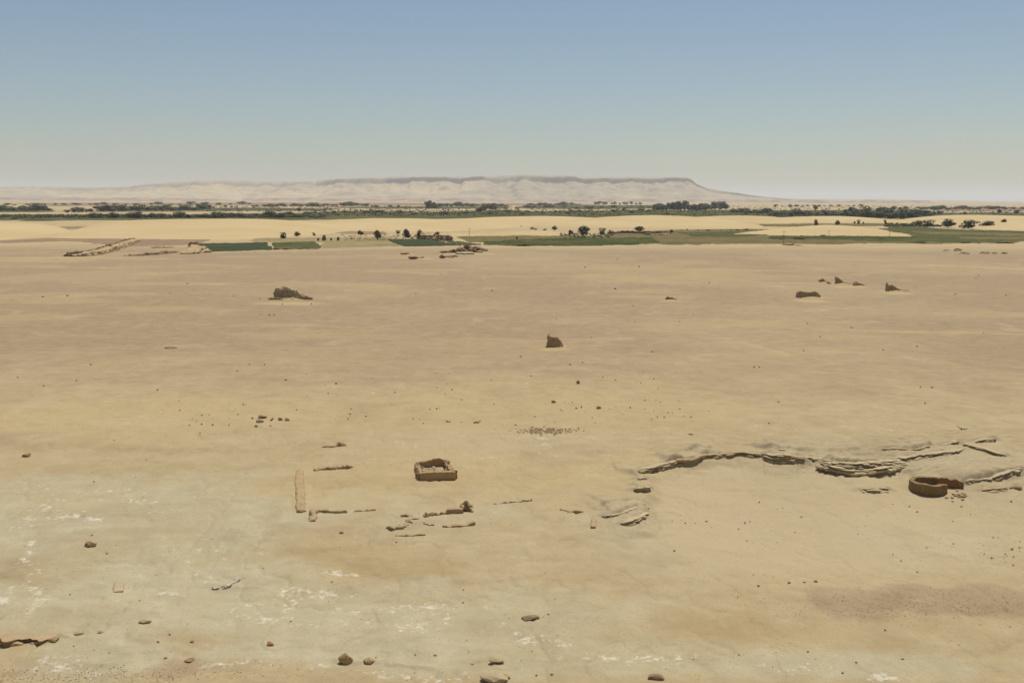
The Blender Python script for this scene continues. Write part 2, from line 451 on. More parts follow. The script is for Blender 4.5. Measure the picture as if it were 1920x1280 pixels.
    # gypsum flecks
    gyp = np.clip(.8 * blob(130, 950, 200, 50, .5, 41) + blob(62, 1085, 26, 95, .5, 42, .5) + .7 * blob(500, 1140, 180, 40, .6, 43) + .7 * blob(800, 1150, 260, 45, .6, 44)
                  + .8 * blob(1050, 1190, 60, 20, .5, 45) + .8 * blob(860, 1265, 160, 8, .4, 46, .4) + .5 * blob(1250, 1235, 260, 16, .5, 47) + .6 * blob(130, 1245, 110, 14, .5, 48)
                  + .5 * blob(1660, 1265, 80, 8, .5, 49) + .5 * blob(380, 1030, 140, 60, .6, 50) + .45 * blob(1130, 820, 260, 22, .6, 51) + .35 * blob(900, 860, 420, 40, .7, 52)
                  + .45 * blob(1560, 808, 260, 12, .6, 53) + .35 * blob(1000, 720, 420, 40, .8, 54), 0, 1)
    gl = np.zeros(x.shape); q = (y > 46) & (y < 120)
    for L in GYP:
        d, _ = poly_sd(x[q], y[q], world_line(L))
        gl[q] = np.maximum(gl[q], np.exp(-(d / .5) ** 2))
    gyp = np.clip(gyp * ss(.46, .66, fine) * .6 + .85 * gl * ss(.36, .50, fbm(x / .9, y / .9, 3, 225)), 0, 1)
    # bare grey bedrock on the ledges: from local slope
    zz = z.reshape(sh)
    gy = np.abs(np.gradient(zz, axis=0) / np.maximum(np.gradient(Y, axis=0), 1e-3))
    gx = np.abs(np.gradient(zz, axis=1) / np.maximum(np.abs(np.gradient(X, axis=1)), 1e-3))
    slope = np.hypot(gx, gy).ravel()
    rockm = ss(.35, .95, slope) * (y > 46) * (y < 150)
    rockm = np.clip(rockm + .5 * blob(1600, 860, 260, 34, .5, 61) + .55 * blob(1170, 962, 70, 34, .5, 62) + .4 * blob(1880, 880, 160, 60, .5, 63), 0, 1)
    far = ss(470, 560, y + (big - .5) * 40)
    hol = np.zeros(x.shape); q = (y > 52) & (y < 125) & (x > 2)
    d, sg = poly_sd(x[q], y[q], LEDGE); dd = d * sg + (mid[q] - .5) * 1.5
    hol[q] = ss(.2, 1.6, dd) * (1 - ss(14, 30, dd)) * ss(58, 68, y[q]) * ss(9, 12.5, x[q] + (mid[q] - .5) * 4) * (1 - .45 * ss(30, 38, x[q]))
    hol = np.clip(hol + .8 * blob(940, 830, 300, 40, .7, 71) * .5, 0, 1)
    set_col(me, 'mask_a', np.stack([pale, pink, sandm, ochre], -1))
    set_col(me, 'mask_b', np.stack([gyp, rockm, far, hol], -1))
    # ---- material
    m, nt, p = new_mat('desert_ground')
    co = nt.nodes.new('ShaderNodeTexCoord').outputs['Object']
    A = N(nt, 'ShaderNodeAttribute', attribute_name='mask_a'); B = N(nt, 'ShaderNodeAttribute', attribute_name='mask_b')
    sa = nt.nodes.new('ShaderNodeSeparateColor'); nt.links.new(A.outputs['Color'], sa.inputs[0])
    sb = nt.nodes.new('ShaderNodeSeparateColor'); nt.links.new(B.outputs['Color'], sb.inputs[0])
    n_big = tex_noise(nt, co, .035, 5, .6); n_mid = tex_noise(nt, co, .35, 6, .62); n_fine = tex_noise(nt, co, 2.4, 5, .65); n_grain = tex_noise(nt, co, 9, 3, .7)
    c = mixc(nt, maprange(nt, n_mid, .3, .7), (.350, .270, .146), (.412, .328, .186))
    c = mixc(nt, sa.outputs[1], c, mixc(nt, maprange(nt, n_mid, .35, .65), (.280, .203, .120), (.332, .247, .148)))
    c = mixc(nt, sa.outputs[0], c, mixc(nt, maprange(nt, n_mid, .3, .7), (.370, .318, .198), (.440, .385, .250)))
    c = mixc(nt, math_(nt, 'MULTIPLY', sa.outputs[2], .85), c, (.430, .322, .160))
    c = mixc(nt, math_(nt, 'MULTIPLY', A.outputs['Alpha'], .7), c, (.325, .235, .112))
    c = mixc(nt, math_(nt, 'MULTIPLY', B.outputs['Alpha'], .85), c, mixc(nt, maprange(nt, n_big, .4, .6), (.405, .325, .190), (.425, .342, .198)))
    c = mixc(nt, sb.outputs[1], c, mixc(nt, maprange(nt, n_fine, .35, .65), (.335, .268, .165), (.415, .342, .215)))
    c = mixc(nt, sb.outputs[2], c, mixc(nt, maprange(nt, n_big, .4, .6), (.44, .335, .175), (.39, .295, .165)))
    n_st = tex_noise(nt, co, .085, 6, .65, .6)
    c = mixc(nt, maprange(nt, n_st, .54, .70, 0, .42), c, (.265, .200, .118))
    c = mixc(nt, maprange(nt, n_st, .44, .30, 0, .5), c, (.42, .342, .205))
    # flecks, grit and fine mottling of the crust
    fsum = math_(nt, 'ADD', math_(nt, 'MULTIPLY', n_fine, .55), math_(nt, 'MULTIPLY', tex_noise(nt, co, .9, 4, .6, .8), .45))
    fle = maprange(nt, math_(nt, 'ADD', fsum, math_(nt, 'MULTIPLY', sb.outputs[0], .10)), .575, .70)
    fle = math_(nt, 'MULTIPLY', fle, maprange(nt, sb.outputs[0], .02, .2))
    c = mixc(nt, math_(nt, 'MULTIPLY', fle, .68), c, (.66, .61, .49))
    vo = nt.nodes.new('ShaderNodeTexVoronoi'); vo.inputs['Scale'].default_value = 3.2; nt.links.new(co, vo.inputs['Vector'])
    spk = math_(nt, 'MULTIPLY', maprange(nt, vo.outputs['Distance'], .20, .12), maprange(nt, n_mid, .46, .60))
    c = mixc(nt, math_(nt, 'MULTIPLY', spk, .55), c, (.20, .145, .088))
    vo2 = nt.nodes.new('ShaderNodeTexVoronoi'); vo2.inputs['Scale'].default_value = 1.1; nt.links.new(co, vo2.inputs['Vector'])
    spk2 = math_(nt, 'MULTIPLY', maprange(nt, vo2.outputs['Distance'], .16, .10), maprange(nt, n_st, .42, .34))
    c = mixc(nt, math_(nt, 'MULTIPLY', spk2, .5), c, (.50, .43, .29))
    c = mixc(nt, maprange(nt, n_grain, .50, .80, 0, .48), c, (.20, .14, .082))
    c = mixc(nt, maprange(nt, n_fine, .30, .05, 0, .5), c, (.23, .17, .10))
    n_all = tex_noise(nt, co, .6, 10, .78)
    vs = nt.nodes.new('ShaderNodeVectorMath'); vs.operation = 'SCALE'
    nt.links.new(c, vs.inputs[0]); amp_ = math_(nt, 'SUBTRACT', .34, math_(nt, 'MULTIPLY', B.outputs['Alpha'], .20))
    nt.links.new(math_(nt, 'ADD', 1.03, math_(nt, 'MULTIPLY', math_(nt, 'SUBTRACT', n_all, .5), amp_)), vs.inputs['Scale'])
    c = vs.outputs[0]
    nt.links.new(c, p.inputs['Base Color'])
    p.inputs['Roughness'].default_value = .97; p.inputs['Specular IOR Level'].default_value = .1
    hsum = math_(nt, 'ADD', math_(nt, 'MULTIPLY', n_all, 1.6), math_(nt, 'MULTIPLY', n_grain, .35))
    b = nt.nodes.new('ShaderNodeBump'); b.inputs['Strength'].default_value = .8; b.inputs['Distance'].default_value = .09
    nt.links.new(hsum, b.inputs['Height']); nt.links.new(b.outputs[0], p.inputs['Normal'])
    o = mesh_obj('ground', me, m)
    tag(o, kind='structure')
    return o
build_ground()

# ------------------------------------------------------------------ mesa and far ridges
def build_mesa():
    tp = [(-400, 353), (-150, 354), (0, 352), (60, 350), (115, 351), (170, 352), (240, 350), (280, 345), (330, 342), (390, 339), (440, 339), (480, 341), (560, 341), (600, 338), (640, 336),
          (690, 334), (740, 332), (800, 331), (870, 331), (960, 329), (1080, 329), (1085, 331), (1200, 332), (1280, 333), (1290, 336), (1300, 344), (1312, 349), (1330, 353),
          (1380, 361), (1440, 370), (1480, 374), (1600, 376)]
    tx = np.array([a for a, b in tp], float); ty = np.array([b for a, b in tp], float)
    D0 = 11500.0
    px = np.linspace(-400, 1560, 980)
    X0 = (px - 960) / FPX * D0
    dr = ray(px, np.interp(px, tx, ty))
    H = CAM_H + D0 * dr[:, 2] / dr[:, 1]
    H = np.maximum(H + 4, 2)
    Ys = np.concatenate([np.linspace(8600, 9400, 16), np.linspace(9420, 12100, 130), np.linspace(12200, 15000, 14)])
    X, Y = np.meshgrid(X0, Ys)
    PX = np.repeat(px[None], len(Ys), 0)
    Hh = np.repeat(H[None], len(Ys), 0)
    wob = (fbm(X / 900, Y / 3000, 4, 301) - .5)
    gull = 1 - np.abs(fbm(X / 420, Y / 1500, 4, 311) * 2 - 1)
    gull2 = 1 - np.abs(fbm(X / 150, Y / 420, 3, 317) * 2 - 1)
    rim = D0 + wob * 700 + (gull - .6) * 220
    foot = rim - 1500 + (fbm(X / 700, Y / 2000, 3, 321) - .5) * 500
    t = (Y - foot) / (rim - foot)
    soft = 1 - ss(500, 700, PX) * 1.0
    tal = np.clip(t / .86, 0, 1)
    talus = .85 * tal ** 1.15 + .02 * np.sin(tal * 40) * tal
    cliff = .12 * ss(.90, .935, t)
    z = Hh * (talus + cliff + .03 * ss(.93, 1.0, t))
    z -= Hh * .20 * ss(.55, .98, gull) * np.clip(t, 0, 1) * (1 - ss(.80, 1.05, t))
    z -= Hh * .10 * gull2 * np.clip(t, 0, 1) * (1 - ss(.85, 1.0, t))
    kn = fbm(X / 380, Y / 300, 4, 331)
    z += Hh * .22 * (kn - .5) * ss(0.02, .3, t) * (1 - ss(.72, .9, t)) * 1.6
    # low red-brown foothills in front
    fh = (ss(.48, .72, fbm(X / 520, Y / 260, 4, 341)) * 26 + 6) * ss(8600, 9000, Y) * (1 - ss(.05, .35, t))
    z = np.where(t < 0, 0, np.maximum(z, 0)) + fh - 3
    n = np.abs(np.gradient(z, axis=0) / np.gradient(Y, axis=0))
    sand = ss(.47, .56, fbm(X / 650 + 3, Y / 420, 5, 351) + .12 * (1 - ss(880, 960, PX)) - .16 * ss(880, 960, PX)) * (1 - ss(.84, .92, t)) * ss(.0, .1, t)
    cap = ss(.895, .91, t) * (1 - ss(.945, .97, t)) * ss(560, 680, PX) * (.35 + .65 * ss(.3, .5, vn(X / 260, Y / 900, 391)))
    red = 1 - ss(.02, .12, t)
    V = np.stack([X, Y, z], -1).reshape(-1, 3)
    me = mesh_np('mesa', V, grid_faces(len(Ys), len(px)))
    set_col(me, 'mask', np.stack([sand, cap, red, kn], -1).reshape(-1, 4))
    m, nt, p = new_mat('mesa_rock')
    co = nt.nodes.new('ShaderNodeTexCoord').outputs['Object']
    A = N(nt, 'ShaderNodeAttribute', attribute_name='mask')
    s = nt.nodes.new('ShaderNodeSeparateColor'); nt.links.new(A.outputs['Color'], s.inputs[0])
    n1 = tex_noise(nt, co, .006, 6, .6); n2 = tex_noise(nt, co, .02, 4, .6)
    c = mixc(nt, maprange(nt, n1, .35, .65), (.345, .275, .185), (.44, .36, .245))
    c = mixc(nt, s.outputs[2], c, mixc(nt, maprange(nt, n1, .4, .6), (.27, .19, .14), (.42, .33, .23)))
    c = mixc(nt, math_(nt, 'MULTIPLY', s.outputs[0], maprange(nt, n2, .3, .5)), c, (.50, .395, .240))
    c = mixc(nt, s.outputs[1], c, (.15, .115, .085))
    nt.links.new(c, p.inputs['Base Color']); p.inputs['Roughness'].default_value = 1; p.inputs['Specular IOR Level'].default_value = 0
    tag(mesh_obj('mesa', me, m), kind='structure')
    # low ridges on the right horizon
    px = np.linspace(1350, 2400, 300)
    ty2 = np.interp(px, [1350, 1440, 1500, 1552, 1560, 1640, 1700, 1750, 1755, 1790, 1850, 1920, 2400], [373, 371, 373, 372.5, 373.4, 373, 375.5, 375, 376.2, 376, 377.5, 378.2, 380])
    D1 = 15500.0
    dr = ray(px, ty2); Hr = CAM_H + D1 * dr[:, 2] / dr[:, 1]
    Hr = Hr + (fbm(px / 9, px * 0 + 3, 3, 361) - .5) * 14
    Yr = np.linspace(12500, 18500, 30)
    Xr, YY = np.meshgrid((px - 960) / FPX * D1, Yr)
    prof = np.exp(-((YY - D1) / 1500.0) ** 2)
    zr = np.maximum(Hr[None], 1) * prof + (fbm(Xr / 500, YY / 500, 3, 371) - .5) * 12 * prof - 2
    me = mesh_np('ridge', np.stack([Xr, YY, zr], -1).reshape(-1, 3), grid_faces(len(Yr), len(px)))
    set_col(me, 'mask', np.stack([.5 * fbm(Xr / 600, YY / 600, 3, 381), 0 * Xr, .4 + 0 * Xr, 0 * Xr], -1).reshape(-1, 4))
    tag(mesh_obj('ridge', me, m), kind='structure')
build_mesa()

# ------------------------------------------------------------------ dunes
def dune_mat():
    m, nt, p = new_mat('dune_sand')
    co = nt.nodes.new('ShaderNodeTexCoord').outputs['Object']
    n1 = tex_noise(nt, co, .012, 4, .55); n2 = tex_noise(nt, co, .25, 3, .6)
    c = mixc(nt, maprange(nt, n1, .35, .65), (.465, .350, .180), (.510, .392, .210))
    c = mixc(nt, maprange(nt, n2, .55, .8, 0, .25), c, (.36, .265, .145))
    nt.links.new(c, p.inputs['Base Color']); p.inputs['Roughness'].default_value = 1; p.inputs['Specular IOR Level'].default_value = 0.05
    b = nt.nodes.new('ShaderNodeBump'); b.inputs['Strength'].default_value = .25; b.inputs['Distance'].default_value = .3
    nt.links.new(n2, b.inputs['Height']); nt.links.new(b.outputs[0], p.inputs['Normal'])
    return m
M['dune'] = dune_mat()

def dune(pts, s=.03, back=.6):
    """pts: (column, front foot line, crest line); the crest distance follows from a front slope s"""
    a = np.array(pts, float)
    px = np.linspace(a[0, 0], a[-1, 0], max(24, int((a[-1, 0] - a[0, 0]) / 4)))
    def smooth(v):
        r = np.interp(px, a[:, 0], v)
        k = np.ones(5) / 5
        return np.convolve(np.pad(r, 2, mode='edge'), k, 'valid')
    yb = smooth(a[:, 1]); yc = np.minimum(smooth(a[:, 2]), yb - .4)
    bx, by = gp(px, yb)
    dr = ray(px, yc)
    hor = np.hypot(dr[:, 0], dr[:, 1])
    sl = -dr[:, 2] / hor
    ux, uy = dr[:, 0] / hor, dr[:, 1] / hor
    Db = np.hypot(bx, by)
    Dc = (CAM_H + s * Db) / (sl + s)
    hc = np.maximum(s * (Dc - Db), .05)
    f = np.linspace(0, 1, 26)
    g = np.linspace(0, 1, 14)[1:]
    rows = []
    for q in f:
        D = Db + (Dc - Db) * q
        rows.append((D, hc * (math.sin(q * math.pi / 2) ** 1.15) - .25 * (1 - q) ** 3))
    for q in g:
        D = Dc + (Dc - Db) * back * q + 12 * q
        rows.append((D, hc * (1 - q * q * (3 - 2 * q)) - .6 * q))
    V = []
    for D, z in rows:
        x = ux * D; y = uy * D
        V.append(np.stack([x, y, z + (fbm(x / 45, y / 45, 2, 401) - .5) * .05 * hc], -1))
    V = np.array(V)
    me = mesh_np('dune', V.reshape(-1, 3), grid_faces(V.shape[0], V.shape[1]))
    return tag(mesh_obj('dune', me, M['dune']), kind='structure')

dune([(-160, 454, 418), (-60, 452, 418), (0, 451, 417), (40, 448, 417), (80, 445, 420), (110, 442.5, 426), (132, 440.5, 432), (150, 439, 437)])
dune([(60, 446, 443), (100, 447, 438), (140, 448, 431), (175, 448, 421), (205, 448.3, 416), (260, 448.6, 412.5), (330, 449, 411), (440, 450, 410.3), (480, 448, 410.5), (520, 446, 412), (580, 442.5, 416), (630, 437, 423), (660, 434, 430)])
dune([(560, 432, 419), (600, 434, 415), (640, 435, 412), (700, 435, 409), (760, 435, 409.5), (820, 434.5, 411), (870, 433, 409.5), (920, 430, 407), (960, 427, 406), (1010, 423, 405), (1060, 419, 406), (1110, 416, 408), (1170, 413.5, 412)])
dune([(985, 423.5, 422), (1030, 424.5, 417.5), (1080, 426, 411.5), (1130, 426.7, 407), (1180, 427, 404.3), (1230, 427.3, 403.3), (1280, 427.8, 405), (1330, 428, 408.5), (1380, 428, 414.5), (1430, 428, 424.5), (1450, 428, 427.3)])
dune([(1270, 413, 408.5), (1340, 414, 405), (1390, 416, 404), (1440, 418, 405.5), (1480, 418.5, 409), (1530, 416, 414)])
dune([(1400, 414, 411), (1440, 417, 408.5), (1490, 418, 406.5), (1540, 417.5, 405.2), (1580, 416, 405.2), (1630, 417.5, 408), (1680, 419.5, 412), (1720, 420, 417)])
dune([(1655, 420, 417.5), (1680, 420.5, 412.5), (1720, 421.5, 407.5), (1760, 424, 404), (1800, 427, 403), (1850, 430, 403), (1920, 433, 405), (2060, 437, 407)])
dune([(1370, 441, 439), (1440, 442, 430.5), (1500, 443, 424.5), (1550, 443.5, 421.5), (1600, 443.5, 424), (1660, 444, 432), (1700, 444.6, 440.5), (1720, 445, 444)], s=.05)
dune([(905, 442, 440), (935, 442.5, 435.5), (970, 442, 433.6), (1020, 441.5, 433), (1045, 440.5, 434), (1062, 438.5, 437.3)], s=.04)
dune([(780, 442, 440), (800, 442.5, 438), (850, 443, 436.8), (900, 441.5, 437), (930, 439.5, 438.3)], s=.04)

# ------------------------------------------------------------------ crop fields
def field_mat(name, c1, c2, c3, sc_=.06):
    m, nt, p = new_mat(name)
    co0 = nt.nodes.new('ShaderNodeTexCoord').outputs['Object']
    mp = nt.nodes.new('ShaderNodeMapping'); mp.inputs['Scale'].default_value = (.45, 1.0, 1.0); mp.inputs['Rotation'].default_value = (0, 0, .12); nt.links.new(co0, mp.inputs[0]); co = mp.outputs[0]
    n1 = tex_noise(nt, co, sc_, 5, .62); n2 = tex_noise(nt, co, .22, 6, .75)
    c = mixc(nt, maprange(nt, n1, .40, .62), c1, c2)
    c = mixc(nt, maprange(nt, n2, .48, .64, 0, .9), c, c3)
    nt.links.new(c, p.inputs['Base Color']); p.inputs['Roughness'].default_value = 1; p.inputs['Specular IOR Level'].default_value = 0.0
    return m
M['crop_teal'] = field_mat('crop_teal', (.050, .066, .040), (.070, .080, .038), (.034, .046, .028))
M['crop_green'] = field_mat('crop_green', (.075, .088, .034), (.130, .115, .055), (.050, .060, .024))
M['crop_deep'] = field_mat('crop_deep', (.058, .076, .028), (.120, .106, .046), (.034, .046, .018))
M['crop_olive'] = field_mat('crop_olive', (.135, .115, .052), (.215, .165, .085), (.085, .082, .035))
M['crop_far'] = field_mat('crop_far', (.062, .072, .026), (.155, .130, .062), (.034, .044, .018), .03)
M['scrub_soil'] = field_mat('scrub_soil', (.26, .205, .105), (.33, .255, .135), (.16, .14, .07))
M['red_soil'] = field_mat('red_soil', (.25, .170, .112), (.31, .225, .14), (.19, .13, .085))

def inside(x, y, P):
    c = np.zeros(x.shape, bool)
    j = len(P) - 1
    for i in range(len(P)):
        xi, yi = P[i]; xj, yj = P[j]
        cond = ((yi > y) != (yj > y)) & (x < (xj - xi) * (y - yi) / (yj - yi + 1e-9) + xi)
        c ^= cond; j = i
    return c

def field(name, pts, mat, label, cat, hgt=.5, amp=.3, z0=0.0, group=None, seed=1, kind='stuff'):
    """a low canopy of plants: top surface uneven, skirt down to the soil"""
    P = world_line(pts)
    n = len(P)
    # refine outline, wobble it, then fill with a clipped grid
    x0 = min(p[0] for p in P); x1 = max(p[0] for p in P); y0 = min(p[1] for p in P); y1 = max(p[1] for p in P)
    nx, ny = 150, 60
    gx, gy = np.meshgrid(np.linspace(x0, x1, nx), np.linspace(y0, y1, ny))
    cx, cy = (x1 - x0) / nx, (y1 - y0) / ny
    wx = (fbm(gx / (cx * 6), gy / (cy * 6), 3, 500 + seed) - .5) * cx * 4
    wy = (fbm(gx / (cx * 6), gy / (cy * 6), 3, 520 + seed) - .5) * cy * 7
    ins = inside((gx + wx).ravel(), (gy + wy).ravel(), P).reshape(gx.shape)
    e = ins.copy()
    e[1:] &= ins[:-1]; e[:-1] &= ins[1:]; e[:, 1:] &= ins[:, :-1]; e[:, :-1] &= ins[:, 1:]
    top = hgt + amp * (fbm(gx / max(cx * 2, 2.2), gy / max(cy * 2, 2.2), 3, 540 + seed) - .5) * 2
    z = z0 + np.where(e, np.maximum(top, .05), -.3)
    F = grid_faces(ny, nx)
    keep = ins.ravel()[F].any(1)
    F = F[keep]
    used = np.unique(F); remap = np.full(nx * ny, -1); remap[used] = np.arange(len(used))
    V = np.stack([gx, gy, z], -1).reshape(-1, 3)[used]
    me = mesh_np(name, V, remap[F])
    o = mesh_obj(name, me, M[mat])
    if kind == 'structure': return tag(o, kind='structure')
    return tag(o, label, cat, group, kind)

field('scrub_soil', [(470, 446), (660, 445), (760, 446), (760, 462), (600, 466), (602, 455), (470, 455)], 'scrub_soil', None, None, .06, .05, seed=1, kind='structure')
field('crop_field', [(371, 458), (500, 456), (513, 468.5), (386, 472)], 'crop_teal', 'dark blue-green crop plot beside the sandy bank, leftmost field', 'crop field', .6, .12, seed=2)
field('crop_field', [(509, 456), (590, 454), (603, 464), (596, 467), (515, 468)], 'crop_green', 'bright green crop plot just right of the dark blue-green one', 'crop field', .5, .12, seed=3)
field('crop_field', [(727, 450), (800, 449), (868, 460.5), (760, 462.5), (738, 456)], 'crop_teal', 'blue-green crop plot in front of the brown reed hedge', 'crop field', .5, .15, seed=4)
field('crop_field', [(803, 449), (862, 454), (906, 459.3), (872, 460.8), (832, 452.5)], 'crop_green', 'narrow bright green crop strip behind the red-brown outcrop', 'crop field', .5, .12, seed=5)
field('crop_field', [(850, 444), (960, 442), (1180, 443), (1240, 450), (1240, 457.5), (1130, 459), (960, 456), (880, 455)], 'crop_olive', 'olive dry field around the round dark tree in the centre', 'crop field', .25, .2, seed=6)
field('crop_field', [(905, 455), (1000, 449.5), (1100, 448), (1222, 446.5), (1238, 455), (1200, 458.5), (1090, 461.5), (960, 461.5), (902, 459)], 'crop_deep', 'large deep green field at the edge of the plain, centre', 'crop field', .7, .45, seed=7)
field('crop_field', [(1120, 441), (1250, 431), (1440, 429.5), (1460, 434), (1920, 446), (1920, 457), (1480, 458.5), (1300, 459), (1220, 458)], 'crop_olive', 'long olive-brown stubble field behind the plain on the right', 'crop field', .2, .15, seed=8)
field('crop_field', [(1272, 437), (1380, 435.5), (1442, 441), (1392, 445.5), (1302, 443.5)], 'crop_green', 'green field between the two bright dunes right of centre', 'crop field', .6, .2, seed=9)
field('crop_field', [(1560, 447.5), (1700, 446), (1720, 441), (1660, 434), (1650, 424), (1705, 421), (1770, 430), (1920, 434), (1960, 440), (1960, 455), (1740, 456), (1560, 452.5)], 'crop_green', 'big green field curving below the right-hand dark bushes', 'crop field', .6, .3, seed=10)
field('crop_field', [(1705, 435), (1800, 437), (1920, 440), (1960, 442), (1960, 444.5), (1800, 442), (1745, 441)], 'crop_olive', 'thin olive strip across the big right-hand green field, upper one', 'crop field', .3, .2, z0=.7, seed=31)
field('crop_field', [(1790, 447), (1960, 446), (1960, 450.5), (1820, 451)], 'crop_olive', 'olive-brown patch in the big right-hand green field, lower one', 'crop field', .3, .2, z0=.7, seed=32)
field('crop_field', [(1440, 446), (1560, 444.2), (1720, 446.5), (1700, 449.5), (1440, 449)], 'crop_deep', 'strip of tall green grass at the foot of the right dune', 'crop field', .9, .5, seed=11)
field('crop_field', [(1420, 420.5), (1530, 419.5), (1650, 419), (1720, 422), (1640, 424), (1520, 425.5), (1430, 424.5)], 'crop_olive', 'olive scrub flat between the right dunes', 'crop field', .3, .2, seed=12)
field('crop_field', [(-150, 415), (-150, 402), (180, 403), (400, 403.5), (560, 399), (640, 396.5), (800, 398), (960, 393.5), (1010, 398), (1010, 412), (800, 412), (600, 413), (160, 414)], 'crop_far', 'long band of far green farmland behind the left dunes', 'crop field', .9, .8, seed=13)
field('crop_field', [(960, 398), (1150, 394.5), (1240, 393), (1330, 400), (1450, 400.5), (1450, 410), (1200, 408), (1000, 411), (960, 410)], 'crop_far', 'far green farmland behind the bright central dune', 'crop field', .9, .8, seed=14)
field('crop_field', [(1430, 400), (1580, 400.5), (1960, 399), (1960, 407), (1720, 411), (1430, 410)], 'crop_far', 'far scrubby farmland behind the right-hand dunes', 'crop field', .9, .8, seed=15)
field('crop_field', [(-100, 393), (100, 392), (100, 397.5), (-100, 399)], 'crop_far', 'small far green field at the left edge of the photo', 'crop field', 1, .8, seed=16)
field('crop_field', [(190, 391.5), (470, 390), (640, 392), (600, 395.5), (400, 396), (200, 397)], 'crop_far', 'far olive field around the long dark belt on the left', 'crop field', .9, .8, seed=41)
field('crop_field', [(980, 385.5), (1230, 385), (1240, 391), (1100, 392.5), (960, 391)], 'crop_far', 'far olive field under the flat summit', 'crop field', .9, .8, seed=42)
field('crop_field', [(1225, 396.5), (1320, 394), (1450, 396), (1450, 401), (1330, 400)], 'crop_far', 'far olive field at the foot of the big far grove', 'crop field', .9, .8, seed=43)
field('crop_field', [(1450, 395), (1700, 394), (1760, 398), (1560, 401), (1450, 400)], 'crop_far', 'far olive field behind the right-hand grove', 'crop field', .9, .8, seed=44)
field('crop_field', [(590, 388.5), (800, 387.5), (960, 388), (950, 391), (720, 391.5)], 'crop_far', 'thin far olive field around the compact tall clump', 'crop field', .9, .8, seed=45)
field('red_soil', [(1730, 391), (1960, 389), (1960, 397), (1760, 396)], 'red_soil', None, None, .4, .3, seed=17, kind='structure')
field('red_soil', [(160, 399), (60, 396), (240, 395), (520, 392), (640, 390.5), (620, 394), (300, 398)], 'red_soil', None, None, .4, .3, seed=18, kind='structure')
field('red_soil', [(0, 381), (500, 380), (900, 381), (1140, 383), (1130, 385), (640, 386), (100, 386)], 'red_soil', None, None, 1, .8, seed=19, kind='structure')
field('red_soil', [(590, 424.3), (670, 423.3), (680, 425.6), (610, 427)], 'red_soil', None, None, .3, .1, z0=3.2, seed=20, kind='structure')
field('red_soil', [(600, 433.5), (720, 434), (730, 440), (640, 438.5)], 'red_soil', None, None, .15, .08, seed=21, kind='structure')
field('red_soil', [(108, 425), (196, 424), (210, 429), (130, 430)], 'red_soil', None, None, .15, .08, seed=22, kind='structure')
field('red_soil', [(-20, 452), (40, 449), (100, 445.5), (180, 444.5), (260, 448), (400, 449), (380, 456), (340, 460), (250, 463), (130, 453), (0, 456)], 'red_soil', None, None, .06, .04, seed=23, kind='structure')

# ------------------------------------------------------------------ trees and shrubs
def leaf_mat(name, c1, c2):
    m, nt, p = new_mat(name)
    co = nt.nodes.new('ShaderNodeTexCoord').outputs['Object']
    oi = nt.nodes.new('ShaderNodeObjectInfo')
    n1 = tex_noise(nt, co, 3.0, 3, .6)
    c = mixc(nt, maprange(nt, n1, .35, .65), c1, c2)
    hs = nt.nodes.new('ShaderNodeHueSaturation')
    nt.links.new(c, hs.inputs['Color']); nt.links.new(maprange(nt, oi.outputs['Random'], 0, 1, .75, 1.3), hs.inputs['Value'])
    nt.links.new(maprange(nt, oi.outputs['Random'], 0, 1, .515, .49), hs.inputs['Hue'])
    nt.links.new(hs.outputs[0], p.inputs['Base Color']); p.inputs['Roughness'].default_value = .7; p.inputs['Specular IOR Level'].default_value = .2
    return m
M['leaf'] = leaf_mat('leaf_dark', (.050, .062, .024), (.092, .098, .038))
M['leaf_pale'] = leaf_mat('leaf_pale', (.095, .100, .042), (.140, .130, .055))
M['leaf_dry'] = leaf_mat('leaf_dry', (.075, .055, .028), (.12, .085, .045))
M['bark'] = simple_mat('bark', (.09, .065, .045), (.13, .095, .065), 6, .5, 20)

def crown_mesh(name, n, seed, lobes=7, upright=0.0, lo=.12):
    """unit crown: width 1, height 1, leaf quads through several clumps"""
    r = random.Random(seed)
    cl = []
    for i in range(lobes):
        a = r.uniform(0, 6.28); q = r.uniform(.0, .30)
        cl.append((math.cos(a) * q, math.sin(a) * q, r.uniform(lo + .16, .80), r.uniform(.16, .27)))
    cl.append((0, 0, .52, .33))
    V = []; F = []
    for i in range(n):
        c = r.choice(cl)
        v = Vector((r.gauss(0, 1), r.gauss(0, 1), r.gauss(0, 1))).normalized()
        rad = c[3] * (r.uniform(.35, 1.0) ** .5) * r.uniform(.85, 1.12)
        p = Vector((c[0], c[1], c[2])) + Vector((v.x * rad, v.y * rad, v.z * rad * (.95 + upright)))
        if p.z < lo * .4: continue
        nrm = (v + Vector((r.uniform(-.6, .6), r.uniform(-.6, .6), r.uniform(-.3, .8)))).normalized()
        t = nrm.orthogonal().normalized(); b = nrm.cross(t)
        s = r.uniform(.035, .085)
        k = len(V)
        rot = r.uniform(0, 3.14)
        t2 = t * math.cos(rot) + b * math.sin(rot); b2 = b * math.cos(rot) - t * math.sin(rot)
        V += [p - t2 * s, p + b2 * s * .7, p + t2 * s, p - b2 * s * .7]
        F.append((k, k + 1, k + 2, k + 3))
    return mesh_np(name, [tuple(v) for v in V], F, False)

